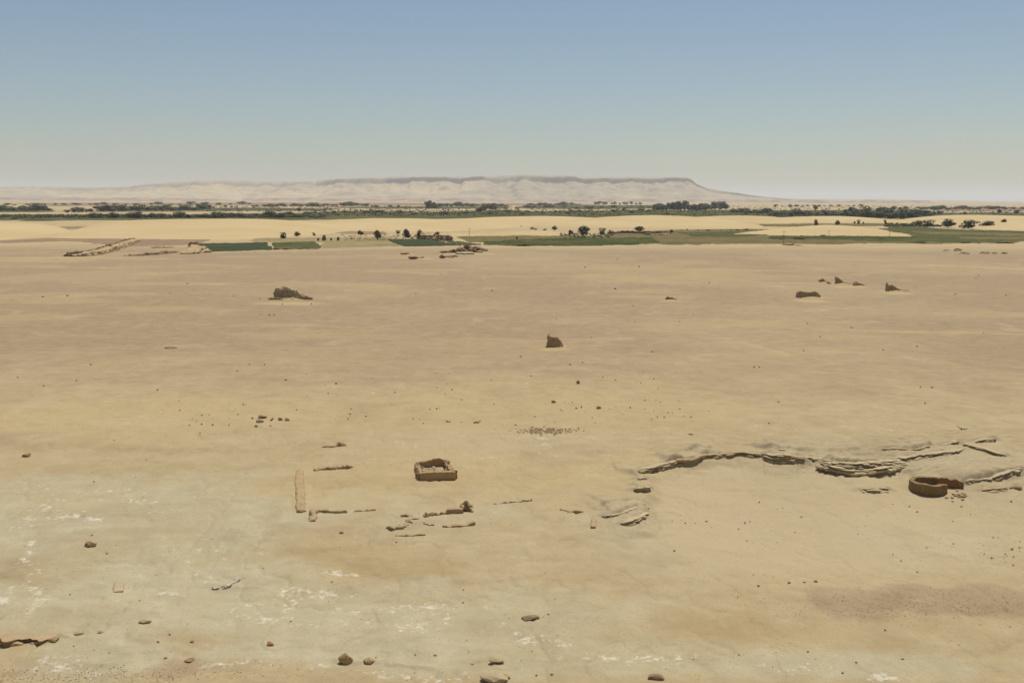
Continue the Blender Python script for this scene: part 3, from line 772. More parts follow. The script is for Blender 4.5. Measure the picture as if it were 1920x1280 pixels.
def trunk_mesh(name, seed):
    r = random.Random(seed)
    bm = bmesh.new()
    def limb(a, b, ra, rb):
        d = (b - a).normalized(); t = d.orthogonal().normalized(); u = d.cross(t)
        A = [bm.verts.new(a + (t * math.cos(k * 1.047) + u * math.sin(k * 1.047)) * ra) for k in range(6)]
        B = [bm.verts.new(b + (t * math.cos(k * 1.047) + u * math.sin(k * 1.047)) * rb) for k in range(6)]
        for k in range(6): bm.faces.new((A[k], A[(k + 1) % 6], B[(k + 1) % 6], B[k]))
    fork = Vector((r.uniform(-.04, .04), r.uniform(-.04, .04), .30))
    limb(Vector((0, 0, -.05)), fork, .045, .032)
    for k in range(5):
        a = k * 1.256 + r.uniform(-.4, .4); q = r.uniform(.12, .3)
        limb(fork - Vector((0, 0, .02)), Vector((math.cos(a) * q, math.sin(a) * q, r.uniform(.5, .8))), .026, .008)
    me = bpy.data.meshes.new(name); bm.to_mesh(me); bm.free()
    return me

CROWNS = [crown_mesh('crown', 620, 10 + i, 6 + i % 3) for i in range(5)]
BUSHES = [crown_mesh('foliage', 520, 30 + i, 8, lo=.0) for i in range(4)]
TALLS = [crown_mesh('tall_crown', 480, 50 + i, 6, .15) for i in range(2)]
TRUNKS = [trunk_mesh('trunk', 70 + i) for i in range(3)]
DATA = {}
def variant(me, mat):
    k = (me.name, mat)
    if k not in DATA:
        c = me.copy(); c.materials.clear(); c.materials.append(M[mat]); DATA[k] = c
    return DATA[k]
TCOUNT = [0]
def plant(px, py, wpx, hpx, label, group=None, kind='tree', mat='leaf', cat=None):
    x, y = (float(v) for v in gp(px, py, .0))
    D = math.hypot(y, CAM_H)
    W, Hh = wpx * D / FPX, hpx * D / FPX
    i = TCOUNT[0]; TCOUNT[0] += 1
    name = {'tree': 'tree', 'bush': 'shrub', 'tall': 'tree'}[kind]
    o = empty(name, (x, y, -.05), label, cat or {'tree': 'tree', 'bush': 'shrub', 'tall': 'tree'}[kind], group, rng.uniform(0, 6.28))
    src = {'tree': CROWNS, 'bush': BUSHES, 'tall': TALLS}[kind]
    c = mesh_obj('crown' if kind != 'bush' else 'foliage', variant(src[i % len(src)], mat), None, o)
    c.scale = (W * 1.12, W * 1.12, Hh * 1.08)
    if kind != 'bush':
        t = mesh_obj('trunk', variant(TRUNKS[i % 3], 'bark'), None, o)
        t.scale = (W * .9, W * .9, Hh)
    else:
        t = mesh_obj('stem', variant(TRUNKS[i % 3], 'bark'), None, o)
        t.scale = (W * .7, W * .7, Hh * .8)
    return o

SINGLE = [
    (530, 447, 15, 11, 'bush', 'leaf', 'rounded dark green shrub, left of the pair at the dune foot'),
    (557, 443, 17, 9, 'bush', 'leaf', 'low spreading dark shrub, right of the pair at the dune foot'),
    (589, 442, 9, 6, 'bush', 'leaf_pale', 'small olive shrub on sand right of the shrub pair'),
    (676, 442, 15, 10, 'bush', 'leaf', 'rounded green shrub on the sand left of the two dark trees'),
    (708, 450, 17, 19, 'tree', 'leaf', 'dark tree with bare trunk left of the brown reed hedge'),
    (761, 449, 19, 20, 'tree', 'leaf', 'round-headed dark tree at the left end of the brown reed hedge'),
    (785, 446, 13, 15, 'bush', 'leaf_pale', 'ragged upright green shrub right of the round-headed tree'),
    (819, 443, 13, 9, 'bush', 'leaf_pale', 'yellowish shrub standing above the brown reed hedge'),
    (747, 438, 11, 6, 'bush', 'leaf', 'low dark shrub behind the round-headed tree'),
    (1040, 432, 14, 9, 'bush', 'leaf_pale', 'pale feathery shrub at the right end of the small central dune'),
    (1094, 443, 30, 20, 'tree', 'leaf', 'largest broad dark tree in front of the central dune'),
    (1070, 441, 14, 10, 'bush', 'leaf_pale', 'olive shrub touching the left of the broad dark tree'),
    (1128, 440, 15, 12, 'bush', 'leaf', 'round dark shrub just right of the broad dark tree'),
    (1144, 440, 16, 9, 'bush', 'leaf_pale', 'olive shrub at the left end of the brown mud wall'),
    (1200, 435, 25, 11, 'tree', 'leaf', 'flat-topped dark tree behind the brown mud wall'),
    (1258, 438, 10, 8, 'bush', 'leaf_pale', 'small olive shrub right of the brown mud wall'),
    (1530, 423, 12, 11, 'bush', 'leaf', 'dark shrub, left of two on top of the right dune'),
    (1570, 422.5, 12, 10, 'bush', 'leaf', 'dark shrub, right of two on top of the right dune'),
    (1660, 420, 8, 8, 'bush', 'leaf', 'small ragged shrub at the left end of the right hedge'),
    (1718, 424, 26, 11, 'bush', 'leaf_pale', 'grey-green thicket, left part of the right hedge'),
    (1742, 425, 28, 12, 'bush', 'leaf_pale', 'grey-green thicket against the dark round shrub'),
    (1777, 427, 34, 17, 'bush', 'leaf', 'big round dark shrub, left of three on the green field'),
    (1815, 428.5, 38, 16, 'bush', 'leaf', 'widest dark shrub, middle of three on the green field'),
    (1849, 427, 28, 13, 'bush', 'leaf', 'dark round shrub, right of three on the green field'),
    (1883, 425.5, 14, 15, 'tree', 'leaf', 'small upright tree standing alone at the far right dune'),
    (1872, 424, 7, 5, 'bush', 'leaf', 'tiny dark shrub left of the lone upright tree'),
    (969, 449, 7, 5, 'bush', 'leaf', 'tiny dark shrub alone in the deep green field'),
    (560, 397.5, 11, 9, 'tree', 'leaf', 'lone round dark tree above the far left fields'),
    (1529, 395, 10, 10, 'tree', 'leaf', 'lone dark tree on the far right dunes'),
    (1873, 401, 11, 9, 'tree', 'leaf', 'lone far tree, left of two near the right edge'),
    (1907, 402, 13, 9, 'tree', 'leaf', 'lone far tree, right of two near the right edge'),
    (1250, 403, 8, 5, 'bush', 'leaf', 'tiny dark shrub on the crest of the central dune'),
]
for (a, b, c, d, k, m_, lab) in SINGLE:
    plant(a, b, c, d, lab, None, k, m_)

def row(x0, x1, y0, y1, n, w, h, label, group, kinds=('tree', 'tree', 'bush'), mats=('leaf', 'leaf', 'leaf_pale'), jy=.6, smin=0.0):
    for i in range(n):
        t = (i + rng.uniform(.1, .9)) / n
        k = rng.choice(kinds)
        s = rng.choice((rng.uniform(.45, .8), rng.uniform(.7, 1.1), rng.uniform(.9, 1.4)))
        s = max(s, smin)
        plant(x0 + (x1 - x0) * t, y0 + (y1 - y0) * t + rng.uniform(-jy, jy), w * s * rng.uniform(1.0, 1.7), h * s, label, group, k, rng.choice(mats))

row(170, 610, 409.8, 409, 48, 19, 10, 'small dark tree in the belt along the left dune crest', 'tree belt behind the left dunes')
row(0, 160, 409, 411, 9, 9, 4, 'low scrub tree on the far left green field', 'scrub on the far left field', ('bush',), ('leaf_pale', 'leaf'), 2.5)
row(-20, 480, 385, 384, 26, 14, 4.5, 'tiny far tree in the dark line under the left foothills', 'far line under the left foothills')
row(940, 1230, 391, 390, 16, 13, 5, 'low far tree on the field left of the big far grove', 'low trees left of the big far grove', jy=2)
row(-20, 95, 396, 396, 17, 18, 10, 'dark tree in the dense far grove at the left edge', 'far grove at the left edge')
row(125, 172, 399, 398, 7, 12, 9, 'dark tree in the short far clump left of the long belt', 'short far clump on the left')
row(185, 385, 396.5, 394, 26, 19, 9, 'dark tree in the long far belt left of the mesa sand', 'long far belt on the left')
row(385, 480, 391, 388.5, 7, 7, 5, 'tiny tree at the thin right end of the far left belt', 'thin end of the far left belt')
row(480, 690, 388, 386.5, 24, 16, 6, 'tiny dark tree in the thin far row below the mesa', 'thin far row below the mesa')
row(690, 790, 388, 390, 8, 8, 3.5, 'tiny far shrub on the pale sand left of the tall clump', 'far shrubs left of the tall clump', ('bush',))
row(797, 822, 392, 391.5, 6, 11, 12, 'tall dark tree in the compact clump below the mesa', 'compact tall clump below the mesa', ('tree', 'tall'), ('leaf',), .3)
row(822, 955, 387.5, 388.5, 17, 15, 7, 'dark tree in the far row right of the tall clump', 'far row right of the tall clump')
row(560, 960, 403, 401, 34, 13, 5, 'low shrub dotting the far green band', 'shrubs on the far green band', ('bush', 'bush', 'tree'), ('leaf', 'leaf_pale'), 3)
row(900, 932, 397, 393, 5, 13, 9, 'dark tree in the loose group below the mesa centre', 'loose group below the mesa centre', jy=1.5)
row(990, 1090, 386, 385, 14, 12, 5, 'tiny tree in the far row under the flat summit', 'far row under the flat summit')
row(1112, 1205, 384, 384, 12, 7, 5, 'tiny upright tree on the far sand left of the big grove', 'upright far trees left of the big grove', ('bush', 'tree'), ('leaf',))
row(970, 1220, 401, 397, 18, 9, 4.5, 'low shrub on the far field behind the central dune', 'shrubs behind the central dune', ('bush', 'bush', 'tree'), ('leaf', 'leaf_pale'), 2.5)
row(1228, 1285, 395, 394.5, 12, 15, 14, 'dark tree in the left half of the big far grove', 'big far grove, left half', ('tree', 'tree', 'tall'), ('leaf',), .8, smin=.8)
row(1292, 1330, 395.5, 394.5, 8, 14, 14, 'dark tree in the right half of the big far grove', 'big far grove, right half', ('tree', 'tree', 'tall'), ('leaf',), .8, smin=.8)
row(1336, 1366, 394, 393, 4, 13, 12, 'dark tree in the trio right of the big far grove', 'trio right of the big far grove', ('tree',), ('leaf',), .5)
row(1372, 1440, 400, 401, 10, 18, 9, 'low dark tree in the scrub right of the big far grove', 'scrub right of the big far grove')
row(1440, 1580, 403, 404, 22, 20, 9, 'grey-green scrub tree in the band left of the right grove', 'scrub band left of the right grove', mats=('leaf', 'leaf_pale'), jy=1.6)
row(1586, 1665, 409, 409, 15, 20, 16, 'dark tree in the left half of the right-hand grove', 'right-hand grove, left half', ('tree', 'bush'), ('leaf',), 1, smin=.8)
row(1665, 1722, 410, 408.5, 9, 22, 15, 'rounded dark tree in the right half of the right-hand grove', 'right-hand grove, right half', ('tree', 'bush'), ('leaf',), 1, smin=.8)
row(1722, 1765, 405, 403, 6, 14, 9, 'low tree trailing off right of the right-hand grove', 'low trees right of the right-hand grove')
row(1640, 1700, 395, 395, 6, 11, 8, 'dark round tree behind the right-hand grove', 'round trees behind the right-hand grove', ('tree',), ('leaf',))
row(1725, 1925, 393.5, 392, 16, 18, 6, 'low dark tree along the far red soil on the right', 'far trees along the red soil')
row(1450, 1640, 388, 387, 16, 8, 3.5, 'tiny far shrub on the pale dunes near the right horizon', 'far shrubs near the right horizon', ('bush',))
row(1770, 1925, 402.5, 402, 9, 8, 4, 'tiny shrub behind the far right dune', 'shrubs behind the far right dune', ('bush',))
row(1600, 1622, 420, 420, 3, 5.5, 6.5, 'tiny upright shrub in the row on the right dunes', 'tiny shrubs on the right dunes', ('bush',), ('leaf',), .2)
row(594, 640, 452, 452, 4, 6, 9, 'spindly young tree at the scrubby field edge', 'spindly young trees', ('tall',), ('leaf_pale',), .4)
row(1440, 1560, 446, 445, 10, 8, 4, 'tuft of tall grass at the foot of the right dune', 'grass tufts at the right dune', ('bush',), ('leaf_pale',), .5)
row(970, 1090, 424, 446, 8, 7, 3.5, 'small olive shrub between the central dunes', 'small shrubs between the central dunes', ('bush',), ('leaf_pale',), 1)
row(1280, 1440, 432, 433, 10, 6, 3, 'tiny shrub on the olive strip below the central dune', 'shrubs below the central dune', ('bush',), ('leaf_pale', 'leaf'), .8)

def tufts(name, x0, x1, y0, y1, n, h, label, mat, cat):
    """scrubby ground cover nobody could count"""
    V = []; F = []
    for i in range(n):
        px = rng.uniform(x0, x1); t = (px - x0) / (x1 - x0)
        a, b = gp(px, rng.uniform(y0, y1))
        a, b = float(a), float(b)
        for q in range(7):
            s = h * rng.uniform(.25, .6)
            p = Vector((a + rng.gauss(0, h * .6), b + rng.gauss(0, h * .6), h * rng.uniform(.1, .8)))
            nrm = Vector((rng.uniform(-1, 1), rng.uniform(-1, 1), rng.uniform(-.3, 1))).normalized()
            t1 = nrm.orthogonal().normalized(); b1 = nrm.cross(t1); k = len(V)
            V += [tuple(p - t1 * s), tuple(p + b1 * s), tuple(p + t1 * s), tuple(p - b1 * s)]; F.append((k, k + 1, k + 2, k + 3))
    tag(mesh_obj(name, mesh_np(name, V, F, False), M[mat]), label, cat, None, 'stuff')
tufts('reed_hedge', 783, 848, 438, 452, 900, .55, 'brown dry reed hedge in front of the left central dunes', 'leaf_dry', 'hedge')
tufts('scrub', 640, 790, 440, 451, 130, .6, 'thin olive scrub around the two dark trees', 'leaf_pale', 'scrub')
tufts('scrub', 1050, 1150, 438, 450, 260, .7, 'olive scrub below the broad dark tree', 'leaf_pale', 'scrub')
tufts('scrub', -20, 610, 403.5, 410, 1500, 2.0, 'green undergrowth of the left tree belt', 'leaf', 'undergrowth')
tufts('scrub', 1440, 1750, 401, 409, 900, 2.0, 'green undergrowth of the right-hand grove', 'leaf', 'undergrowth')
tufts('scrub', 180, 960, 386, 397, 900, 2.2, 'sparse dark scrub between the far belts on the left', 'leaf', 'scrub')
tufts('scrub', 960, 1920, 385, 400, 1100, 2.2, 'sparse dark scrub over the far fields on the right', 'leaf', 'scrub')
tufts('scrub', 1660, 1770, 419, 426, 400, 1.2, 'grey-green undergrowth of the right hedge', 'leaf_pale', 'undergrowth')
tufts('scrub', 600, 1440, 396, 406, 1500, 1.8, 'patchy green scrub over the far middle fields', 'leaf_pale', 'scrub')

# ------------------------------------------------------------------ rough masonry and rock builders
def n3(p, s, seed=0):
    return mnoise.fractal(Vector((p[0] * s + seed * 7.7, p[1] * s - seed * 3.1, p[2] * s + seed)), 1.0, 2.0, 4)

def wall_mesh(name, path, hts, width, seed=0, amp=.06, step=.16, closed=False, taper=.82, top_noise=.12):
    """eroded wall along a ground path (local xy), heights per path point; base follows the terrain given as z per point"""
    P = [Vector((p[0], p[1], p[2])) for p in path]
    H = list(hts); W = list(width) if hasattr(width, '__len__') else [width] * len(P)
    if closed: P.append(P[0]); H.append(H[0]); W.append(W[0])
    S = []
    for i in range(len(P) - 1):
        n = max(1, int((P[i + 1] - P[i]).length / step))
        for k in range(n):
            t = k / n
            S.append((P[i].lerp(P[i + 1], t), H[i] + (H[i + 1] - H[i]) * t, W[i] + (W[i + 1] - W[i]) * t))
    if not closed: S.append((P[-1], H[-1], W[-1]))
    nS = len(S)
    prof = []
    nv, ntp = 6, 4
    for k in range(nv + 1): prof.append((-.5, k / nv))
    for k in range(1, ntp): prof.append((-.5 + k / ntp, 1.0))
    for k in range(nv, -1, -1): prof.append((.5, k / nv))
    V = []
    for i, (p, h, wd) in enumerate(S):
        if closed: d = S[(i + 1) % nS][0] - S[i - 1][0]
        else: d = S[min(i + 1, nS - 1)][0] - S[max(i - 1, 0)][0]
        d.z = 0; d.normalize()
        nrm = Vector((d.y, -d.x, 0))
        hh = max(.03, h * (1 + top_noise * 2.2 * n3(p, 1.1, seed + 5)) + top_noise * .25 * n3(p, 3.3, seed + 9))
        for (u, v) in prof:
            ww = wd * (1 - (1 - taper) * v)
            q = p + nrm * (u * ww) + Vector((0, 0, -.14 + (hh + .14) * v))
            a = amp * (1 if v > 0 else .3)
            f = 2.2 / max(.3, min(wd, 2))
            q = q + Vector((n3(q, f, seed), n3(q, f, seed + 1), n3(q, f, seed + 2) * (.8 if v > .9 else .3))) * a * 1.6
            V.append(tuple(q))
    npf = len(prof)
    F = []
    m = nS if closed else nS - 1
    for i in range(m):
        j = (i + 1) % nS
        for k in range(npf - 1):
            F.append((i * npf + k, j * npf + k, j * npf + k + 1, i * npf + k + 1))
    if not closed:
        for i in (0, nS - 1):
            for k in range(npf // 2):
                a, b, c, d = i * npf + k, i * npf + k + 1, i * npf + npf - 2 - k, i * npf + npf - 1 - k
                if len({a, b, c, d}) == 4: F.append((a, b, c, d) if i else (d, c, b, a))
    me = bpy.data.meshes.new(name)
    me.from_pydata(V, [], F)
    bm = bmesh.new(); bm.from_mesh(me); bmesh.ops.recalc_face_normals(bm, faces=bm.faces); bm.to_mesh(me); bm.free()
    me.polygons.foreach_set('use_smooth', [False] * len(me.polygons))
    return me

def rock_mesh(name, seed, sub=3, rough=.28, flat=.0):
    bm = bmesh.new()
    bmesh.ops.create_icosphere(bm, subdivisions=sub, radius=.5)
    r = random.Random(seed)
    planes = [Vector((r.gauss(0, 1), r.gauss(0, 1), r.gauss(0, .8))).normalized() for _ in range(7)]
    for v in bm.verts:
        c = v.co.copy()
        for pl in planes:
            d = c.dot(pl)
            if d > .36: c -= pl * (d - .36) * .85
        c *= 1 + rough * n3(c, 2.2, seed)
        v.co = c
    zmin = min(v.co.z for v in bm.verts); zmax = max(v.co.z for v in bm.verts)
    xs = max(v.co.x for v in bm.verts) - min(v.co.x for v in bm.verts)
    ys = max(v.co.y for v in bm.verts) - min(v.co.y for v in bm.verts)
    for v in bm.verts:
        v.co.z = (v.co.z - zmin) / (zmax - zmin) * 1.25 - .25
        v.co.x /= xs; v.co.y /= ys
    me = bpy.data.meshes.new(name); bm.to_mesh(me); bm.free()
    return me

def local(o_loc, pts):
    return [(x - o_loc[0], y - o_loc[1], hz(x, y) - o_loc[2]) for x, y in pts]

def px_wall(name, pts, hts_px, width, mat, label, cat, group=None, part='wall', amp=.05, tn=.25, step=.16, seed=None, parts=1, cut=0):
    """a wall whose ground line runs through photo points; heights in photo pixels"""
    W3 = [gpt(a, b) for a, b in pts]
    ox = sum(p[0] for p in W3) / len(W3); oy = sum(p[1] for p in W3) / len(W3)
    o = empty(name, (ox, oy, hz(ox, oy)), label, cat, group)
    hs = [h * (.72 if name == 'wall_footing' else 1) * math.hypot(p[1], CAM_H) / FPX for h, p in zip(hts_px, W3)]
    # resample the path so that the base hugs the ground
    path = []; hh = []
    for i in range(len(W3) - 1):
        n = max(1, int(math.dist(W3[i][:2], W3[i + 1][:2]) / .8))
        for k in range(n):
            t = k / n
            path.append((W3[i][0] + (W3[i + 1][0] - W3[i][0]) * t, W3[i][1] + (W3[i + 1][1] - W3[i][1]) * t)); hh.append(hs[i] + (hs[i + 1] - hs[i]) * t)
    path.append(W3[-1][:2]); hh.append(hs[-1])
    sd_ = seed if seed is not None else int(pts[0][0])
    me = wall_mesh(part, local(o.location, path), hh, width, sd_, amp, step, top_noise=tn)
    if mat in ('sand', 'lowwall', 'palerock', 'gypsum'): me.polygons.foreach_set('use_smooth', [True] * len(me.polygons))
    mesh_obj(part, me, M[mat], o)
    return o

def add_rocks(o, n, rx, ry, s0, s1, mat, name='rock_fragment', seed=0, cx=0, cy=0):
    r = random.Random(seed)
    for i in range(n):
        x = cx + r.gauss(0, rx); y = cy + r.gauss(0, ry)
        s = r.uniform(s0, s1)
        c = mesh_obj(name, variant(ROCKS[r.randrange(len(ROCKS))], mat), None, o)
        c.location = (x, y, hz(o.location.x + x, o.location.y + y) - o.location.z + s * .02 + (.10 if name == 'rubble' and n > 14 else 0))
        c.scale = (s * r.uniform(.9, 1.7), s * r.uniform(.7, 1.1), s * r.uniform(.4, .75))
        c.rotation_euler = (r.uniform(-.2, .2), r.uniform(-.2, .2), r.uniform(0, 6.28))

ROCKS = [rock_mesh('rock', 200 + i, 2, .3) for i in range(8)]

# ------------------------------------------------------------------ square mud-brick enclosure
def build_box():
    FL, FR, BR, BL = gpt(787.5, 899.5), gpt(854, 898.5), gpt(836, 876), gpt(782, 878)
    cx = sum(p[0] for p in (FL, FR, BR, BL)) / 4; cy = sum(p[1] for p in (FL, FR, BR, BL)) / 4
    o = empty('brick_enclosure', (cx, cy, hz(cx, cy)), 'low roofless square mud-brick enclosure, open on top, with rubble inside', 'ruin')
    L = lambda p, q, n: local(o.location, [(p[0] + (q[0] - p[0]) * k / n, p[1] + (q[1] - p[1]) * k / n) for k in range(n + 1)])
    u = math.hypot(FL[1], CAM_H) / FPX
    mesh_obj('front_wall', wall_mesh('front_wall', L(FL, FR, 8), [.66, .72, .74, .76, .76, .74, .78, .78, .76], .42, 1, .03, .11, taper=.92, top_noise=.05), M['brick'], o)
    bk = [.66, .68, .70, .74, .80, .90, .92, .84, .78]
    mesh_obj('back_wall', wall_mesh('back_wall', L(BL, BR, 8), bk, .42, 2, .04, .11, taper=.85, top_noise=.03), M['brick'], o)
    def ins(p, q, a, b):
        return ((p[0] + (q[0] - p[0]) * a, p[1] + (q[1] - p[1]) * a, 0), (p[0] + (q[0] - p[0]) * b, p[1] + (q[1] - p[1]) * b, 0))
    a, b = ins(FL, BL, .035, .965)
    mesh_obj('side_wall', wall_mesh('side_wall', L(a, b, 6), [.60, .68, .58, .64, .56, .60, .66], .46, 3, .10, .11, taper=.8, top_noise=.16), M['brick'], o)
    a, b = ins(FR, BR, .05, .96)
    mesh_obj('side_wall', wall_mesh('side_wall', L(a, b, 6), [.66, .42, .36, .34, .48, .62, .86], .50, 4, .09, .11, taper=.8, top_noise=.25), M['brick'], o)
    add_rocks(o, 34, .8, .9, .18, .48, 'brick', 'rubble', 5, .05, .2)
    add_rocks(o, 20, .8, .9, .15, .4, 'palerock', 'rubble', 25, .05, .2)
    add_rocks(o, 14, .3, .9, .25, .5, 'lowwall', 'rubble', 6, 1.2, .3)
    f = mesh_obj('rubble_floor', rock_mesh('rubble_floor', 77, 4, .5), M['lowwall'], o)
    f.scale = (2.6, 4.0, .2); f.location = (0, 0, .02)
build_box()

# ------------------------------------------------------------------ round mud-brick kiln
def build_kiln():
    fr = gpt(1739, 931)
    D = math.hypot(fr[1], CAM_H); u = D / FPX
    rad = 34.5 * u
    cx, cy = fr[0] * (fr[1] + rad) / fr[1], fr[1] + rad
    g = hz(fr[0], fr[1])
    o = empty('round_kiln', (cx, cy, g), 'round open-topped mud-brick kiln ring in front of the rock ledge', 'ruin')
    r0 = rad - .24
    pts = []; hs = []
    for k in range(41):
        a = R(-30) - R(312) * k / 40          # from front right, round the front, left and back
        pts.append((math.cos(a) * r0, math.sin(a) * r0, 0))
        hs.append(.98 + .05 * math.sin(k * .7) - .10 * max(0, 1 - k / 5))
    me = wall_mesh('ring_wall', pts, hs, .48, 12, .03, .12, taper=.9, top_noise=.045)
    mesh_obj('ring_wall', me, M['kiln'], o)
    q = [(rad * .62, .62), (rad * .98, .50), (rad * 1.32, .42), (rad * 1.68, .30), (rad * 1.98, .20)]
    me = wall_mesh('flank_wall', [(a, b, hz(cx + a, cy + b) - g) for a, b in q], [.86, .86, .84, .66, .4], .4, 13, .05, .12, taper=.9, top_noise=.10)
    mesh_obj('flank_wall', me, M['kiln_red'], o)
    me = rock_mesh('fire_pit_floor', 91, 3, .2)
    f = mesh_obj('fire_pit_floor', me, M['kiln_red'], o); f.scale = (rad * 1.5, rad * 1.5, .12); f.location = (0, 0, .0)
    # loose bricks that fell from it
    bm = bmesh.new(); bmesh.ops.create_cube(bm, size=1)
    bmesh.ops.bevel(bm, geom=bm.edges[:], offset=.08, segments=1, affect='EDGES')
    for v in bm.verts: v.co *= 1 + .12 * n3(v.co, 2, 3)
    bme = bpy.data.meshes.new('loose_brick'); bm.to_mesh(bme); bm.free(); bme.materials.append(M['lowwall'])
    r = random.Random(4)
    for i in range(22):
        px, py = 1797 + r.gauss(0, 11), 929 + r.gauss(0, 3.4)
        if i < 2: px, py = 1786 + i * 19, 940 - i * 3
        x, y, z = gpt(px, py)
        b = mesh_obj('loose_brick', bme, None, None, (x, y, z + .045))
        s = r.uniform(.75, 1.15)
        b.scale = (.30 * s, .17 * s, .12 * s); b.rotation_euler = (r.uniform(-.25, .25), r.uniform(-.25, .25), r.uniform(0, 3.1))
        tag(b, 'small reddish brick fragment in the spill right of the round kiln', 'brick', 'bricks spilled beside the kiln')
build_kiln()

# ------------------------------------------------------------------ low wall footings in front of the enclosure
px_wall('wall_footing', [(564, 957), (564, 940), (563, 920), (561, 903), (562, 882)], [3, 4, 4, 3, 1.5], [.85] * 99, 'lowwall', 'long low mud wall footing running away from the viewer, left side', 'ruin', amp=.05, tn=.2)
px_wall('wall_footing', [(588, 882), (612, 879.5), (636, 877.5), (661, 876)], [2, 4, 3, 4.5], .4, 'brick', 'thin dark wall line across the back of the walled plot', 'ruin', tn=.7, amp=.08)
px_wall('wall_footing', [(585, 977), (587, 968), (589, 957)], [4, 5.5, 4], .6, 'lowwall', 'short crumbling wall stub at the front left corner', 'ruin', tn=.5, amp=.12)
px_wall('wall_footing', [(594, 956), (612, 959.5), (630, 960.5), (652, 959)], [2, 6, 6.5, 4], .5, 'lowwall', 'low red-brown wall footing along the front of the walled plot', 'ruin', amp=.06, tn=.2)
px_wall('wall_footing', [(664, 958), (684, 957), (704, 955.5)], [1.8, 2.4, 2.0], .3, 'lowwall', 'faint thin wall trace continuing the front footing rightwards', 'ruin', tn=.6)
px_wall('wall_footing', [(752, 966), (763, 967), (773, 968)], [2, 4, 3.5], .35, 'brick', 'short dark wall piece above the curved footing', 'ruin', tn=.3)
px_wall('wall_footing', [(727, 988), (736, 991.5), (752, 990), (762, 983)], [3.5, 6, 5.5, 3], .5, 'lowwall', 'curved reddish wall footing below the short dark piece', 'ruin', amp=.07)
px_wall('wall_footing', [(762, 976), (772, 980), (768, 974), (786, 972)], [2.5, 3, 2, 2], .25, 'lowwall', 'tiny hooked wall trace beside the curved footing', 'ruin', tn=.4)
px_wall('wall_footing', [(796, 968), (806, 966), (814, 965), (826, 964), (836, 961)], [6, 7, 3.5, 3.5, 5], .35, 'brick', 'broken dark chain of wall stumps left of the solid block', 'ruin', tn=.75, amp=.1)
px_wall('wall_block', [(838, 960.5), (853, 960.5), (868, 960)], [7, 8, 8], .7, 'lowwall', 'solid rounded mud-brick block at the head of the broken chain', 'ruin', amp=.05, tn=.1)
o = px_wall('wall_block', [(864, 957), (874, 956), (883, 957.5)], [9, 12, 8], .5, 'brick', 'jumbled pile of broken mud bricks behind the solid block', 'ruin', amp=.18, tn=.5)
add_rocks(o, 10, .5, .35, .2, .4, 'lowwall', 'rubble', 8)
px_wall('wall_footing', [(830, 987), (850, 986.5), (872, 985), (889, 982)], [2.5, 4, 4, 7], .45, 'lowwall', 'straight low wall footing below the solid block', 'ruin', tn=.25)
px_wall('wall_footing', [(742, 1003.5), (775, 1004), (797, 1003)], [1, 2.5, 4.5], .25, 'lowwall', 'lowest thin wall trace of the ruin group', 'ruin', tn=.3)
px_wall('wall_footing', [(796, 981), (806, 984), (814, 984)], [2.5, 2.5, 2], .3, 'palerock', 'faint pale wall trace left of the straight footing', 'ruin', tn=.5)
px_wall('wall_footing', [(604, 838), (624, 838), (634, 836), (650, 835)], [1.5, 4.5, 5, 2.5], .35, 'brick', 'dark thin rock rib behind the walled plot', 'rock', tn=.5, amp=.08)
px_wall('wall_footing', [(925, 944), (950, 942), (975, 940), (997, 938)], [1.5, 2, 2.5, 3], .3, 'palerock', 'faint ridge line right of the broken wall chain', 'ruin', tn=.7)
px_wall('wall_footing', [(1052, 954), (1066, 958), (1080, 960.5), (1092, 958)], [2, 2.5, 4.5, 2], .35, 'lowwall', 'small curved reddish rib left of the rock hollow', 'rock', tn=.3)
px_wall('wall_block', [(1112, 990), (1113, 982), (1114, 975)], [3, 4, 4], .45, 'lowwall', 'small reddish upright stub at the left foot of the ledge', 'ruin', amp=.03)
px_wall('wall_block', [(221, 1110), (222, 1102), (223, 1094)], [2, 3, 3], .75, 'palerock', 'flat square pale block on the left foreground slope', 'ruin', amp=.03, tn=.05)

